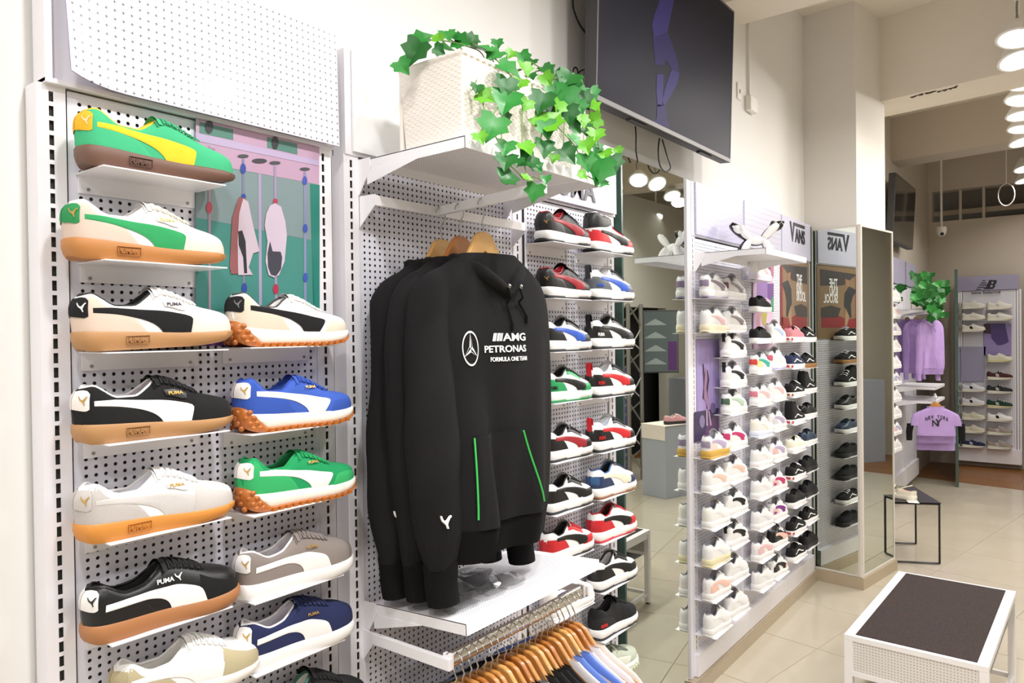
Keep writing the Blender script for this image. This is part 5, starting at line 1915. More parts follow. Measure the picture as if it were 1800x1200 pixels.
for k, (w_, yy) in enumerate((('THE', 555), ('KNU', 630), ('SKOOL', 705))):
    q = un(1280 + (625 if k < 2 else 642) / 5, 380 + yy / 5, y=-.006)
    obj('lettering', fit_text(w_, .115 if k < 2 else .20, .062, .001), white_ink, p4, q - p4.location)

# ------------------------------------------------------------------ television on the left wall
tv_black = mat('tv_screen', '#2b2a33', rough=.35, spec=.015)
tv_frame = mat('tv_frame', '#6d6b6a', rough=.5)
tv_back = mat('tv_back', '#3c3b3d', rough=.5)
cable_m = mat('black_cable', '#1b1b1d', rough=.5)
t = thing('television', 'large wall-mounted television above the wall mirror, faint purple figure on the screen', 'television', (2.795, -.10, 2.452))
t.rotation_euler = (.036, 0, 0)
m = MB()
m.box(-.612, .612, -.002, .045, .0, .70)
m.build('casing', tv_back, t, bevel=.003)
m = MB()
m.box(-.604, .604, -.0035, -.0015, .018, .694)
scr = m.build('screen', tv_black, t)
for q in ((-.615, .615, -.005, .010, .0, .018), (-.615, -.606, -.005, .03, .018, .70), (.606, .615, -.005, .03, .018, .70), (-.615, .615, -.005, .01, .694, .703)):
    m = MB()
    m.box(*q)
    m.build('bezel', tv_frame if q[5] < .02 else tv_back, t, bevel=.001)
m = MB()
m.box(-.40, .40, .045, .09, .06, .5)
m.build('back_box', tv_back, t, bevel=.004)
for x in (-.34, .30):
    m = MB()
    m.box(x, x + .12, .01, .03, -.008, .0)
    m.build('speaker_slot', tv_back, t)
fig = mat('screen_purple', '#3b3666', rough=.35, emit=.01, spec=.015)
fig2 = mat('screen_purple_dark', '#332f55', rough=.35, emit=.005, spec=.015)
Zt = zq(980, 0, 3.75)


def on_screen(nm, pix, mm, lay):
    mb = MB()
    inv = Matrix.LocRotScale(t.location, t.rotation_euler, None).inverted()
    P = []
    for a, b in pix:
        d = FW + RT * ((a - CX) / FPX) + UP * ((CY - b) / FPX)
        o_, dd = inv @ CAM, inv.to_3x3() @ d
        k = (-.0040 - .0002 * lay - o_.y) / dd.y
        P.append(o_ + dd * k)
    mb.add([tuple(p) for p in P], [tuple(range(len(P)))])
    mb.build(nm, mm, scr, fix=False)


on_screen('print_torso', Zt((680, -60), (800, -60), (770, 0), (745, 110), (725, 215), (640, 240), (622, 170), (640, 90), (668, 20)), fig, 1)
on_screen('print_thigh', Zt((628, 230), (728, 222), (760, 300), (790, 400), (800, 470), (760, 470), (715, 390), (700, 430), (645, 425), (635, 320)), fig2, 1)
on_screen('print_shin', Zt((655, 490), (700, 490), (695, 600), (690, 700), (660, 700), (652, 600)), fig, 2)
on_screen('print_shin', Zt((750, 460), (805, 480), (790, 550), (730, 660), (700, 700), (690, 660), (715, 560)), fig, 2)
on_screen('print_feet', Zt((655, 690), (715, 690), (720, 780), (740, 850), (700, 830), (625, 800), (655, 780)), fig2, 2)


def cable(label, pix, y, r=.0035, par=None, name='cable'):
    P = []
    for q in pix:
        P.append(un(q[0], q[1], y=q[2] if len(q) > 2 else y))
    S = []
    n = len(P)
    for i in range(n - 1):
        p0, p1_, p2_, p3_ = P[max(i - 1, 0)], P[i], P[i + 1], P[min(i + 2, n - 1)]
        for k in range(5):
            u = k / 5
            S.append(.5 * ((2 * p1_) + (-p0 + p2_) * u + (2 * p0 - 5 * p1_ + 4 * p2_ - p3_) * u * u + (-p0 + 3 * p1_ - 3 * p2_ + p3_) * u ** 3))
    S.append(P[-1])
    mb = MB()
    mb.tube(S, r, 6)
    o_ = mb.build(name, cable_m, None, 60)
    return tag(o_, label, 'cable')


cable('thin black cable looping down the wall beside the television', [(1007, -12), (1008, 15), (1020, 45), (1036, 66), (1040, 73)], .03)
cable('coiled black cable at the left edge of the television', [(1043, 70), (1038, 90), (1040, 115), (1020, 125), (1010, 135), (1008, 122), (1014, 120), (1022, 145), (1036, 152), (1044, 140), (1035, 120), (1028, 128), (1042, 150)], .02, .003)
cable('black cable hanging straight down under the television', [(1117, 222, -.03), (1118, 240, -.03), (1118, 265, -.025), (1121, 284, -.02)], -.03, .003)
cable('black cable hanging in a long loop under the television', [(1159, 243, -.03), (1157, 265, -.03), (1160, 290, -.03), (1170, 302, -.03), (1179, 294, -.03), (1173, 275, -.03), (1164, 245, -.03)], -.03, .003)
# switch and junction box
sw_m = mat('switch_white', '#e9e6e0', rough=.4)
q = un(1298, 161, y=.05)
t = thing('wall_switch', 'small white switch plate on the wall beside the television', 'switch', q)
m = MB()
m.box(-.03, .03, -.008, 0, -.045, .045)
m.build('plate', sw_m, t, bevel=.003)
m = MB()
m.box(-.006, .006, -.0095, -.006, -.01, .01)
m.build('slot', mat('switch_slot', '#5a564f', rough=.6), t)
q = un(1316, 186, y=.05)
t = thing('junction_box', 'white junction box with a thin conduit running up to the beam', 'junction box', q)
m = MB()
m.box(-.06, .05, -.035, 0, -.04, .045)
m.build('box', sw_m, t, bevel=.006)
m = MB()
m.box(-.025, -.005, -.016, 0, .045, .60)
m.build('conduit', sw_m, t)

# ------------------------------------------------------------------ balloon dog figures on the stand's shelf
def capsule(m_, a, b, r0, r1, n=12):
    a, b = Vector(a), Vector(b)
    K = 9
    P, R_ = [], []
    for k in range(K + 1):
        u = k / K
        P.append(a.lerp(b, u))
        R_.append((r0 + (r1 - r0) * u) * max(.15, math.sin(PI * (.06 + .88 * u)) ** .42))
    m_.tube(P, R_, n)


def dog(label, loc, rotz, mm, sc=1.):
    t_ = thing('balloon_dog', label, 'figurine', loc, rotz, None, sc)
    for nm, a, b, r0, r1 in (('body', (-.032, 0, .058), (.034, 0, .060), .021, .021), ('front_leg', (.030, -.018, .060), (.062, -.028, .004), .016, .018), ('front_leg', (.030, .018, .060), (.062, .028, .004), .016, .018), ('hind_leg', (-.030, -.018, .060), (-.066, -.028, .004), .016, .018), ('hind_leg', (-.030, .018, .060), (-.066, .028, .004), .016, .018),
                             ('neck', (.022, 0, .062), (.070, 0, .112), .016, .019), ('ear', (.062, -.008, .104), (.066, -.020, .132), .011, .012), ('ear', (.062, .008, .104), (.066, .020, .132), .011, .012), ('muzzle', (.060, 0, .100), (.100, 0, .126), .017, .019), ('tail', (-.024, 0, .062), (-.094, 0, .130), .016, .022)):
        mb = MB()
        capsule(mb, a, b, r0, r1)
        mb.build(nm, mm, t_, 60)
    mb = MB()
    mb.lathe([(0, -.006), (.005, -.004), (.006, 0), (.004, .004), (0, .005)], (.104, 0, .128), 10, 'x')
    mb.build('nose', mm, t_, 60)
    return t_


shelf_z = 2.0212
dog('glossy white balloon dog figurine on the upper shelf of the white stand', (3.44, -.215, shelf_z), 1.9, mat('glazed_white', '#eceae6', rough=.12, coat=.5), 1.0)
dog('glossy black balloon dog figurine behind the white one on the upper shelf', (3.57, -.165, shelf_z), 1.95 + PI, mat('glazed_black', '#0e0e10', rough=.1, coat=.5), 1.22)

# ------------------------------------------------------------------ bench
bw = mat('bench_white', '#eceaea', rough=.35)
carpet = mat('speckled_carpet', '#3b312f', rough=.95, bump=(300, .5, 3))
_nt = carpet.node_tree
_v = _nt.nodes.new('ShaderNodeTexNoise')
_v.inputs['Scale'].default_value = 190
_v.inputs['Detail'].default_value = 2
_tc = _nt.nodes.new('ShaderNodeTexCoord')
_nt.links.new(_tc.outputs['Object'], _v.inputs['Vector'])
_rp = _nt.nodes.new('ShaderNodeValToRGB')
for pos, c in ((.40, '#211e1d'), (.52, '#2c2421'), (.60, '#352422'), (.66, '#5a2d2a'), (.72, '#2a2f29')):
    e = _rp.color_ramp.elements.new(pos)
    e.color = lin(c)
_rp.color_ramp.elements[0].color = lin('#1e1c1b')
_rp.color_ramp.elements[-1].color = lin('#7a4a44')
_nt.links.new(_v.outputs['Fac'], _rp.inputs[0])
_nt.links.new(_rp.outputs[0], _nt.nodes['Principled BSDF'].inputs['Base Color'])
t = thing('shoe_bench', 'white steel bench with dark speckled carpet top in the foreground', 'bench', (3.118, -.660, 0), -.028)
BLn, BWd, BH = .975, .487, .45
m = MB()
for q in ((0, BLn, -.038, 0), (0, BLn, -BWd, -BWd + .038), (0, .020, -BWd + .038, -.038), (BLn - .020, BLn, -BWd + .038, -.038)):
    m.box(q[0], q[1], q[2], q[3], BH - .022, BH)
m.build('top_frame', bw, t, bevel=.0015)
m = MB()
m.box(.020, BLn - .020, -BWd + .038, -.038, BH - .02, BH + .0015)
m.build('carpet_top', carpet, t)
for x in (0, BLn - .03):
    for y in (-.03, -BWd):
        m = MB()
        m.box(x, x + .03, y, y + .03, .008, BH - .022)
        lg = m.build('leg', bw, t, bevel=.001)
        m = MB()
        m.cyl((x + .015, y + .015, 0), (x + .015, y + .015, .010), .012, 10)
        m.build('foot', cable_m, lg)
for x in (.004, BLn - .008):
    m = MB()
    m.box(x, x + .004, -BWd + .03, -.03, BH - .14, BH - .022)
    m.build('perforated_panel', M_PERF_BENCH, t)
    m = MB()
    m.box(x - .004 if x < .1 else x - .01, x + .014 if x < .1 else x + .008, -BWd + .03, -.03, .05, .07)
    m.build('stretcher', bw, t)
    m = MB()
    m.box(x - .004, x + .01, -BWd + .03, -.03, BH - .16, BH - .14)
    m.build('rail', bw, t)
for y in (-.028, -BWd + .008):
    m = MB()
    m.box(.03, BLn - .03, y, y + .02, .05, .07)
    m.build('stretcher', bw, t)
    m = MB()
    m.box(.03, BLn - .03, y, y + .02, BH - .052, BH - .022)
    m.build('rail', bw, t)
m = MB()
m.box(.05, BLn - .05, -BWd + .03, -.03, BH - .15, BH - .146)
m.build('under_tray', mat('tray_grey', '#a9a8a8', rough=.5), t)

# ------------------------------------------------------------------ black table with clogs
bm_ = mat('black_steel', '#1d1d1e', rough=.45)
t = thing('display_table', 'low black steel table with loop legs beside the mirrored column', 'table', (5.925, -.640, 0), math.atan2(.44, .9))
TLn, TWd, THt = .56, .37, .435
m = MB()
m.box(0, TLn, 0, TWd, THt - .004, THt)
m.build('table_top', bm_, t)
for x in (.009, TLn - .009 - .05):
    m = MB()
    m.tube([(x, .009, THt - .012), (x, .009, .009), (x, TWd - .009, .009), (x, TWd - .009, THt - .012)], .0095, 4, closed=True)
    m.build('loop_leg', bm_, t)
ccl = mat('cream_foam', '#e6e2d2', rough=.6)
pk_ = mat('pink_foam', '#e2b4ad', rough=.6)


def clog(label, loc, rotz, sc=1.):
    t_ = thing('clog', label, 'shoe', loc, rotz, 'clogs on the black table', sc)
    g = last('skate', True)
    obj('sole', g.band('sole', g.b, lambda x: g.t(x) + .004, 0, 0), ccl, t_)
    m_ = MB()
    for side in (-1, 1):
        m_.grid([[g.P(x, j / 7, side) + Vector((0, 0, .004)) for j in range(8)] for x in g.S if x > .5])
    obj('upper', m_.mesh('upper', 60, merge=1e-5), ccl, t_)
    m_ = MB()
    m_.grid([[g.P(x, j / 10, sd) for j in range(5)] for sd in (-1, 1) for x in (g.S if sd < 0 else g.S[::-1]) if x < .52])
    obj('side_wall', m_.mesh('side_wall', 60), ccl, t_)
    m_ = MB()
    m_.tube([(.15, -.048, .060), (.10, -.050, .085), (.05, -.030, .105), (.035, 0, .110), (.05, .030, .105), (.10, .050, .085), (.15, .048, .060)], .007, 8, flat=.5)
    obj('heel_strap', m_.mesh('heel_strap', 60), ccl, t_)
    m_ = MB()
    m_.box(.03, .14, -.03, .03, .036, .040)
    obj('insole', m_.mesh('insole'), pk_, t_)
    return t_


q = un(1611, 880, z=THt)
clog('cream clog with heel strap standing on the black table', (q.x, q.y, THt + .001), 1.25, .92)
clog('cream clog nearest the column on the black table', (5.945, -.330, THt + .001), .46, .80)
m = MB()
m.box(0, .10, 0, .07, 0, .0008)
o = m.build('price_card', sw_m)
o.location = (5.83, -.52, THt + .0005)
o.rotation_euler = (0, 0, .3)
tag(o, 'white price card lying on the black table by the column', 'card')
# ------------------------------------------------------------------ racks beyond the column
peg_far = GEO[('peg', 30, 122)]


def far_rack(label, x, y, rot, w, header=None, cols=None, zt_=2.098, htop=2.345):
    t_ = thing('display_rack', label, 'rack', (x, y, 0), rot)
    for xx in (0, w):
        obj('slotted_post', POST, steel, t_, (xx, 0, 0))
        obj('post_shade_strip', shade_strip, slot_shade, t_, (xx, 0, 0))
    o_ = obj('pegboard', peg_far, steel2, t_, (.05, .004, .26))
    o_.scale = ((w - .1) / (29 * PXH), 1, 1)
    m_ = MB()
    m_.box(.0, w, .012, .03, .1, 2.09)
    m_.build('hole_shade_sheet', hole_shade, t_)
    m_ = MB()
    m_.box(0, w, -.012, .03, 2.10, htop)
    m_.build('header_panel', header or M_GRID3, t_)
    m_ = MB()
    m_.box(-.02, w + .02, -.02, .03, .07, .24)
    m_.build('kick_plate', steel, t_)
    return t_


M_DUSK = header_grid('header_wave_print', '#9b98b4', '#77748f', .016, .05)
M_DUSK2 = mat('header_dusk', '#a3a0b8', rough=.5)
lilac = mat('lilac_sweat', '#b79bd4', rough=.93, noise=(7, '#a88cc8', .3), bump=(300, .2))
lilac_rib = mat('lilac_rib', '#a88cc6', rough=.95, bump=(160, .4, 1))
far_rack('white rack with white sneakers just beyond the mirrored column', 7.12, .0, 0, .58)
far_rack('white clothes rack with lilac hoodies beyond the column', 7.76, .0, 0, .66, M_DUSK2)
far_rack('white rack between the lilac hoodies and the end wall', 8.48, .0, 0, .62, M_DUSK2)
# sneakers seen end-on beyond the column
far_cols = [WL, PK, WL, CR, WL, LAV, WL, WL, lea('a9b8cc'), WL]
for k in range(10):
    z = 1.90 - k * .150
    shelf(7.33, z, 'white shoe shelf, %s from the top just beyond the mirrored column' % ordn[k], far=True, grp='shelves beyond the column')
    shoe('pale sneaker just beyond the mirrored column, %s from the top' % ordn[k], 'chunky', (7.30, YC - .02, z + .0004), up=WL, sole=WR, outsole=WR, strip=far_cols[k], heel=far_cols[(k + 3) % 10], toe=WL, collar=GS, lining=GS, laces=fab('f3f2f0'), eye=WL, lo=True, scale=.95, group='sneakers beyond the column')

# lilac clothes
deep_shelf('white shelf carrying the far ivy planters', 7.80, 8.38, 1.84, -.36, 0, perfm=shelf_m)
deep_shelf('white shelf under the lilac hoodies', 7.80, 8.38, 1.115, -.36, 0, perfm=shelf_m)
deep_shelf('lower white shelf above the lilac shirts', 7.80, 8.38, .985, -.36, 0, perfm=shelf_m)
for k, (xx, yy, rz) in enumerate(((7.98, -.10, -1.0), (7.90, -.19, -1.0), (7.74, -.330, -1.1))):
    lab = ('lilac hoodie nearest the wall on the far rack', 'lilac hoodie in the middle on the far rack', 'lilac hoodie facing the aisle on the far rack, frontmost')[k]
    hanger('wooden hanger of the ' + ('lilac hoodie nearest the wall', 'middle lilac hoodie', 'frontmost lilac hoodie')[k], (xx, yy, 1.772), rz, wood_h[1]).scale = (.46, .6, .7)
    hoodie(lab, (xx, yy, 1.78), lilac, lilac_rib, k * 1.7, sc=.68, rotz=rz, catmark=False, front_sleeve=True).scale = (.46, .6, .70)
m = MB()
m.tube([(7.99, -.0, 1.80), (7.98, -.11, 1.80), (7.72, -.36, 1.80)], .008, 8)
tag(m.build('garment_rail', shelf_m, None, 60), 'white arm carrying the lilac hoodies on the far rack', 'rail')
for k, (xx, yy, rz) in enumerate(((7.70, -.375, -1.15), (7.80, -.36, -1.15), (7.88, -.345, -1.15))):
    lab = ('lilac cropped shirt with black arched lettering, frontmost', 'plain lilac shirt behind the lettered one', 'lilac shirt hanging rearmost under the far shelf')[k]
    hanger('wooden hanger of the ' + ('lettered lilac shirt', 'plain lilac shirt', 'rearmost lilac shirt')[k], (xx, yy, .985 - k * .006), rz, wood_h[0]).scale = (.66, .8, .8)
    r, T = shirt(lab, (xx, yy, .992 - k * .006), rz, lilac, sleeves=True, name='cropped_shirt', sc=.82, ln=.38 + .09 * k, shoulder=.165, depth=.03, fold=.5, seed=k * 2.)
    if k == 0:
        for i, ch in enumerate('NEW YORK'):
            if ch == ' ':
                continue
            a = (i - 3.5) * .030
            me = fit_text(ch, .022, .040, .001)
            obj('lettering', T.onto(placed(me, a, -.165 - 2.4 * a * a), .003), ink, r)
        for ch, dx, dz, w_, h_ in (('N', -.018, -.238, .060, .070), ('Y', .014, -.232, .062, .082)):
            obj('lettering', T.onto(placed(fit_text(ch, w_, h_, .001), dx, dz), .003), ink, r)
        for sd in (-1, 1):
            m = MB()
            m.grid(sleeve([(sd * .255, .012, -.25), (sd * .265, .02, -.34), (sd * .268, .02, -.44)], [.038, .034, .030], .5), closed=True)
            m.build('under_sleeve', cloth_black, r, 60)
m = MB()
m.tube([(7.64, -.385, 1.038), (7.95, -.335, 1.038)], .010, 8)
tag(m.build('garment_rail', shelf_m, None, 60), 'white rod carrying the lilac shirts under the far shelf', 'rail')
# far planters and ivy
planter('small white woven planter half hidden by far ivy, nearer the wall', 7.84, 7.98, -.27, -.15, 1.845, .15, (.04, .016))
planter('small white woven planter under the far ivy, nearer the aisle', 8.02, 8.16, -.34, -.22, 1.845, .15, (.04, .016))
ivy2 = thing('ivy_plant', 'bushy dark green ivy over the far clothes rack', 'plant', (7.9, -.3, 1.98))
for k in range(105):
    zx, zy = rl.gauss(315, 95), rl.gauss(290, 95)
    if k > 62:
        zx, zy = rl.gauss(415, 48), rl.gauss(330, 95)
    zx, zy = min(max(zx, 75), 510), min(max(zy, 120), 520)
    if zy > 380 and zx < 300:
        zy = 380 - rl.uniform(0, 180)
    if 150 < zx < 215 and 185 < zy < 290:
        zx += 90
    p = un(1560 + zx / 5, 460 + zy / 5, y=-.26 - (zx - 280) * .0006 + rl.uniform(-.06, .02))
    if p.x > 8.35 or p.x < 7.3:
        p = un(1560 + zx / 5, 460 + zy / 5, x=7.8 + rl.uniform(-.1, .1))
    put_leaf(ivy2, p, rl.uniform(.055, .085), rl.choice((0, 0, 0, 1)), face=Vector((-.9 + rl.uniform(-.3, .3), -.4 + rl.uniform(-.4, .4), rl.uniform(-.2, .7))))

# mirror partition at the end
t = thing('mirror_partition', 'tall green-edged mirror partition beside the far end rack', 'mirror', (8.95, -.40, 0), math.atan2(.115, 1.33))
m = MB()
m.box(0, 1.30, -.006, .006, .06, 2.26)
m.build('mirror_pane', mirror_m, t)
m = MB()
m.box(-.03, 0, -.014, .014, .0, 2.27)
m.build('glass_edge', green_edge, t)

# end-wall rack with running shoes
NBX = 10.33
t = far_rack('grey-lit rack of running shoes on the end wall', NBX, -.285, -PI / 2, .585, M_DUSK, htop=2.27)
far_rack('rack at the far end of the end wall, cut by the picture edge', NBX, -.95, -PI / 2, .60, M_DUSK, htop=2.27)
G_ = lambda *p: [(un(a, b, x=NBX - .016)) for a, b in p]
Z3 = zq(1660, 480, 7.5)


def on_end(nm, pts, mm, lay=1):
    mb = MB()
    P = [un(a, b, x=NBX - .014 - .0015 * lay) for a, b in pts]
    inv = t.matrix_basis.inverted()
    mb.add([tuple(inv @ p) for p in P], [tuple(range(len(P)))])
    return mb.build(nm, mm, t, fix=False)


on_end('header_emblem', Z3((590, 88), (690, 92), (690, 125), (668, 150), (668, 178), (640, 208), (515, 210), (535, 190), (550, 185), (560, 150), (575, 130)), ink)
on_end('header_emblem_cut', Z3((625, 112), (650, 114), (645, 136), (618, 136)), M_DUSK2, 2)
on_end('header_emblem_cut', Z3((612, 155), (640, 156), (632, 184), (604, 182)), M_DUSK2, 2)
for k, (x0, y0, x1) in enumerate(((505, 92, 545), (485, 122, 560), (465, 150, 560), (440, 180, 540), (420, 208, 480))):
    on_end('header_emblem_bar', Z3((x0, y0), (x1, y0), (x1 - 6, y0 + 11), (x0 - 6, y0 + 11)), ink)
q = un(1660 + 550 / 7.5, 480 + 252 / 7.5, x=NBX - .016)
o = obj('header_lettering', fit_text('new balance', .29, .036, .001), ink, t)
o.location = t.matrix_basis.inverted() @ q
Zq4 = zq(1660, 630, 5.714)
on_end('print_blue', Z3((520, 665), (885, 660), (885, 1080), (520, 1085)), mat('poster_lilac', '#8f80b4', rough=.5), 1)
on_end('print_jeans', Z3((600, 665), (800, 662), (850, 905), (770, 945), (700, 950), (620, 860)), ink_m('54458a'), 2)
on_end('print_dark', Z3((520, 665), (600, 665), (620, 800), (520, 795)), ink_m('43263a'), 2)
on_end('print_wave', Zq4((165, -120), (415, -120), (400, 225), (165, 230)), M_DUSK, 1)


def nb(label, px, py, up, sole, strip, accent, sc=.97, letter=None):
    p = un(px, py, x=NBX - .06)
    s_ = thing('shoe_shelf', 'white shelf under the ' + label, 'shelf', (NBX, p.y + .0, p.z), -PI / 2, 'shelves on the end wall')
    obj('shelf_plate', PLATE, shelf_m, s_)
    r = shoe(label, 'court', (NBX - .057, p.y, p.z + .0004), up=up, sole=sole, strip=strip, strip_shape=([(.34, .074), (.40, .073), (.46, .071)], [(.38, .036), (.44, .036), (.50, .036)]), heel=accent, toe=accent, collar=accent, lining=GS, laces=fab('dedcd6'), lo=True, rotz=-PI / 2, scale=sc, group='running shoes on the end wall', name='running_shoe')
    return r


IV, OFFW, TAUPE = fab('d9d6cb'), rub('dedac9'), sue('9d9288')
DKG, NVY, BUR = sue('1d3a2c'), sue('222a4a'), sue('4a2528')
SIL, BLKF = lea('b9b9bd'), fab('27272b')
L_rows = [(542.7, 'ivory running shoe, first from the top in the end rack', IV, OFFW, IV, IV), (562.7, 'ivory running shoe, second from the top in the end rack', IV, OFFW, IV, IV), (582.7, 'ivory running shoe with black accents under the lettered header', IV, OFFW, BK, IV), (687, 'white running shoe with black letter patch, upper of two', fab('dcdce2'), OFFW, BK, fab('d4d4dc')), (711, 'white running shoe with black letter patch, lower of two', fab('dcdce2'), OFFW, BK, fab('d4d4dc')), (736, 'cream running shoe, upper of two near the floor', fab('d3cdb9'), OFFW, fab('c9c2ac'), fab('d3cdb9')), (758.6, 'cream running shoe, lower of two near the floor', fab('d3cdb9'), OFFW, fab('c9c2ac'), fab('d3cdb9')), (784, 'navy and grey running shoe at the bottom of the end rack', NVY, OFFW, SIL, NVY)]
R_rows = [(544, 'off-white running shoe with grey dots, top right of the end rack', fab('dddbd2'), OFFW, SIL, IV), (563.3, 'off-white running shoe with grey dots above the jeans poster', fab('dddbd2'), OFFW, SIL, IV), (635.3, 'cream running shoe with yellow sole below the jeans poster', fab('d8d2c0'), rub('d4cd96'), IV, IV), (666, 'burgundy running shoe with silver letter patch', BUR, OFFW, SIL, BUR), (690, 'black running shoe with silver letter patch', BLKF, OFFW, SIL, BLKF), (715.4, 'dark green running shoe with silver letter patch', DKG, rub('d3c79f'), SIL, DKG), (738.5, 'white leather shoe with big black letter', WL, OFFW, BK, WL), (762, 'taupe running shoe, upper of two at the bottom', TAUPE, OFFW, SIL, TAUPE), (786.6, 'taupe running shoe, lower of two at the bottom', TAUPE, OFFW, SIL, TAUPE)]
for py, lab, *c in L_rows:
    nb(lab, 1689.5, py, *c, sc=.86)
for py, lab, *c in R_rows:
    nb(lab, 1734, py, *c, sc=.90)

# television on the far part of the left wall
t = thing('television', 'black television hung high on the wall beyond the column', 'television', (8.05, -.06, 2.47))
t.rotation_euler = (.05, 0, 0)
m = MB()
m.box(-.52, .52, 0, .06, 0, .62)
m.build('casing', tv_back, t, bevel=.003)
m = MB()
m.box(-.51, .51, -.002, .001, .014, .61)
m.build('screen', mat('tv_screen_far', '#2a2826', rough=.06, spec=.8), t)
m = MB()
m.box(-.2, .2, .06, .115, .2, .45)
m.build('wall_bracket', tv_back, t)
# security camera on a rod, cable loop
q = un(1655, 408, x=9.9)
t = thing('security_camera', 'white dome security camera hanging on a white rod near the end wall', 'camera', q)
m = MB()
m.cyl((0, 0, .06), (0, 0, .98), .012, 8)
m.build('rod', sw_m, t)
m = MB()
m.lathe([(0, .06), (.05, .06), (.055, .02), (.05, .0), (.044, -.025), (.025, -.045), (0, -.05)], n=18)
m.build('dome', sw_m, t, 50)
m = MB()
m.lathe([(0, .022), (.014, .018), (.022, 0), (.014, -.015), (0, -.018)], (-.035, -.01, -.025), 12)
m.build('lens', ink, t, 50)
q = un(1769, 352, x=9.6)
m = MB()
m.tube([(0, 0, .55), (0, 0, .18)] + [(0, .075 * math.sin(a), .06 - .12 * math.cos(a) * -1 * -1) for a in np.linspace(PI, -PI * .95, 18)], .006, 6)
o = m.build('hanging_cable', sw_m, None, 60)
o.location = q
tag(o, 'white cable ending in a loop hanging from the far ceiling', 'cable')

# ------------------------------------------------------------------ the room's other side, seen in the mirrors
def vm(px, py, y):
    p = un(px, py, y=y)
    return Vector((p.x, -p.y, p.z))


grey_w = mat('partition_grey', '#c9c6bb', rough=.9)
a, b, c = vm(1098, 560, 3.1), vm(1170, 560, 3.1), vm(1205, 560, 3.1)
m = MB()
m.box(b.x, 12.0, -3.22, -3.1, 0, 3.4)
m.box(4.0, b.x, -3.22, -3.1, 1.98, 3.4)
m.box(4.0, a.x - .1, -3.22, -3.1, 0, 1.98)
struct(m.build('wall_partition', grey_w))
m = MB()
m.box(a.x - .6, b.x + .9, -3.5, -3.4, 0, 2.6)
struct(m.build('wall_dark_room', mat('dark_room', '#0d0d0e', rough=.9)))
alu = mat('aluminium', '#9d9c97', rough=.35, metal=.9)
tr = thing('lighting_truss', 'aluminium lattice truss post standing before the dark doorway', 'truss', (0, 0, 0))
q0, q1 = vm(1106, 850, 2.5), vm(1141, 850, 2.5)
tr.location = (q0.x, q0.y, 0)
w_ = .30
for i, (x, y) in enumerate(((0, 0), (w_, 0), (0, -w_), (w_, -w_))):
    m = MB()
    m.cyl((x, y, 0), (x, y, 1.97), .024, 12)
    m.build('chord', alu, tr, 50)
for k in range(7):
    z = .1 + k * .27
    for pa, pb in (((0, 0), (w_, 0)), ((w_, 0), (w_, -w_)), ((0, -w_), (w_, -w_)), ((0, 0), (0, -w_))):
        m = MB()
        s0, s1 = (pa, pb) if k % 2 else (pb, pa)
        m.cyl((*s0, z), (*s1, z + .25), .010, 8)
        m.build('diagonal', alu, tr, 50)
# monitor on the truss
q = vm(1160, 600, 2.42)
t = thing('monitor', 'upright screen on the truss showing shelves of pale shoes', 'screen', (q.x, q.y, q.z), 1.0)
m = MB()
m.box(-.20, .20, -.03, .03, -.36, .36)
m.build('casing', tv_back, t, bevel=.004)
m = MB()
m.box(-.19, .19, .029, .032, -.345, .345)
m.build('screen', mat('screen_grey', '#5d686b', rough=.15, emit=.03), t)
for k in range(4):
    m = MB()
    z = .20 - k * .15
    m.box(-.18, .06, .0325, .0335, z - .012, z)
    m.prism([(-.17, z), (.05, z), (.0, z + .03), (-.06, z + .062), (-.12, z + .03)], .0325, .0336, 'y')
    m.build('print_shoe', mat('screen_white', '#9aa4a5', rough=.2, emit=.04), t)
m = MB()
m.box(.08, .18, .0325, .0335, -.33, .0)
m.build('print_purple', mat('screen_violet', '#5a3470', rough=.2, emit=.03), t)
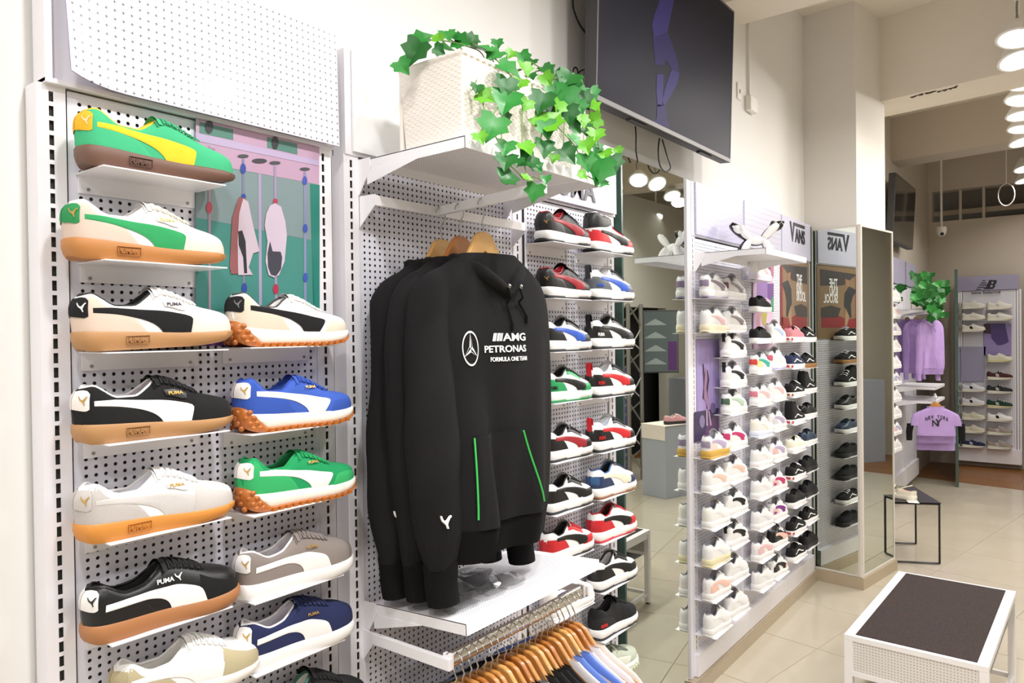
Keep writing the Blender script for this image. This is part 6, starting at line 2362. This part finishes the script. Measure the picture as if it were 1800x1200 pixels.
# pedestals
ped_m = mat('pedestal_grey', '#a7adba', rough=.6)
for (px, py, yv, h, wd, lab) in ((1168, 866, 1.95, .72, .32, 'pale grey pedestal with a pink sneaker, seen in the wall mirror'), (1206, 800, 2.9, 1.02, .34, 'taller grey pedestal behind, seen at the wall mirror edge')):
    q = vm(px, py, yv)
    t = thing('pedestal', lab, 'pedestal', (q.x, q.y, 0), .3)
    m = MB()
    m.box(-wd / 2, wd / 2, -wd / 2, wd / 2, 0, h)
    m.build('body', ped_m, t, bevel=.002)
    if h < .8:
        m = MB()
        for i in range(8):
            pass
        m.box(-wd / 2 - .006, wd / 2 + .006, -wd / 2 - .006, wd / 2 + .006, h, h + .006)
        m.box(-wd / 2 - .008, -wd / 2 - .004, -wd / 2, wd / 2, h - .14, h)
        m.build('cloth_cover', CRC, t)
        shoe('pink canvas sneaker on the pale grey pedestal, seen in the mirror', 'skate', (q.x - .10, q.y + .05, h + .0065), up=sue('d9a0a8'), sole=rub('2a2628'), strip=None, collar=CR, lining=GS, laces=fab('efe8e0'), lo=True, rotz=.4)
q = vm(1092, 760, 2.85)
m = MB()
m.box(-.35, .12, -.02, .02, .0, 1.25)
o = m.build('purple_panel', mat('purple_board', '#5b4a8c', rough=.5))
o.location = (q.x, q.y, 0)
tag(o, 'upright purple board beside the truss, seen in the wall mirror', 'board')
# narrow mirror strip between stand and column; what it shows: shop front, lit sign, orange poster
t = thing('wall_mirror', 'narrow mirror strip between the black sneakers and the column', 'mirror', (5.088, .0, 0))
m = MB()
m.box(0, .03, -.003, .002, .08, 2.34)
m.build('mirror_pane', mirror_m, t)
m = MB()
m.box(-.006, 0, -.010, .02, .08, 2.34)
m.build('glass_edge', green_edge, t)
m = MB()
m.box(-2.18, -2.1, -6.9, -2.3, 1.75, 3.0)
o = m.build('shop_sign', mat('sign_black', '#0c0c0f', rough=.3))
tag(o, 'black shop sign board with a lit white letter behind the viewer', 'sign')
o2 = obj('lettering', fit_text('S', .42, .5, .03), mat('sign_glow', '#f2f4ff', emit=3), o, (-2.08, -3.75, 2.33), (0, 0, PI / 2))
t = thing('poster_stand', 'orange advertising board on the floor, seen only in the mirrors', 'poster', (1.95, -1.75, 0), .9)
m = MB()
m.box(-.30, .30, -.01, .01, .05, .95)
m.build('board', mat('poster_orange', '#e08a24', rough=.5), t)
for x in (-.2, .2):
    m = MB()
    m.box(x - .015, x + .015, -.15, .15, 0, .05)
    m.build('foot', bm_, t)
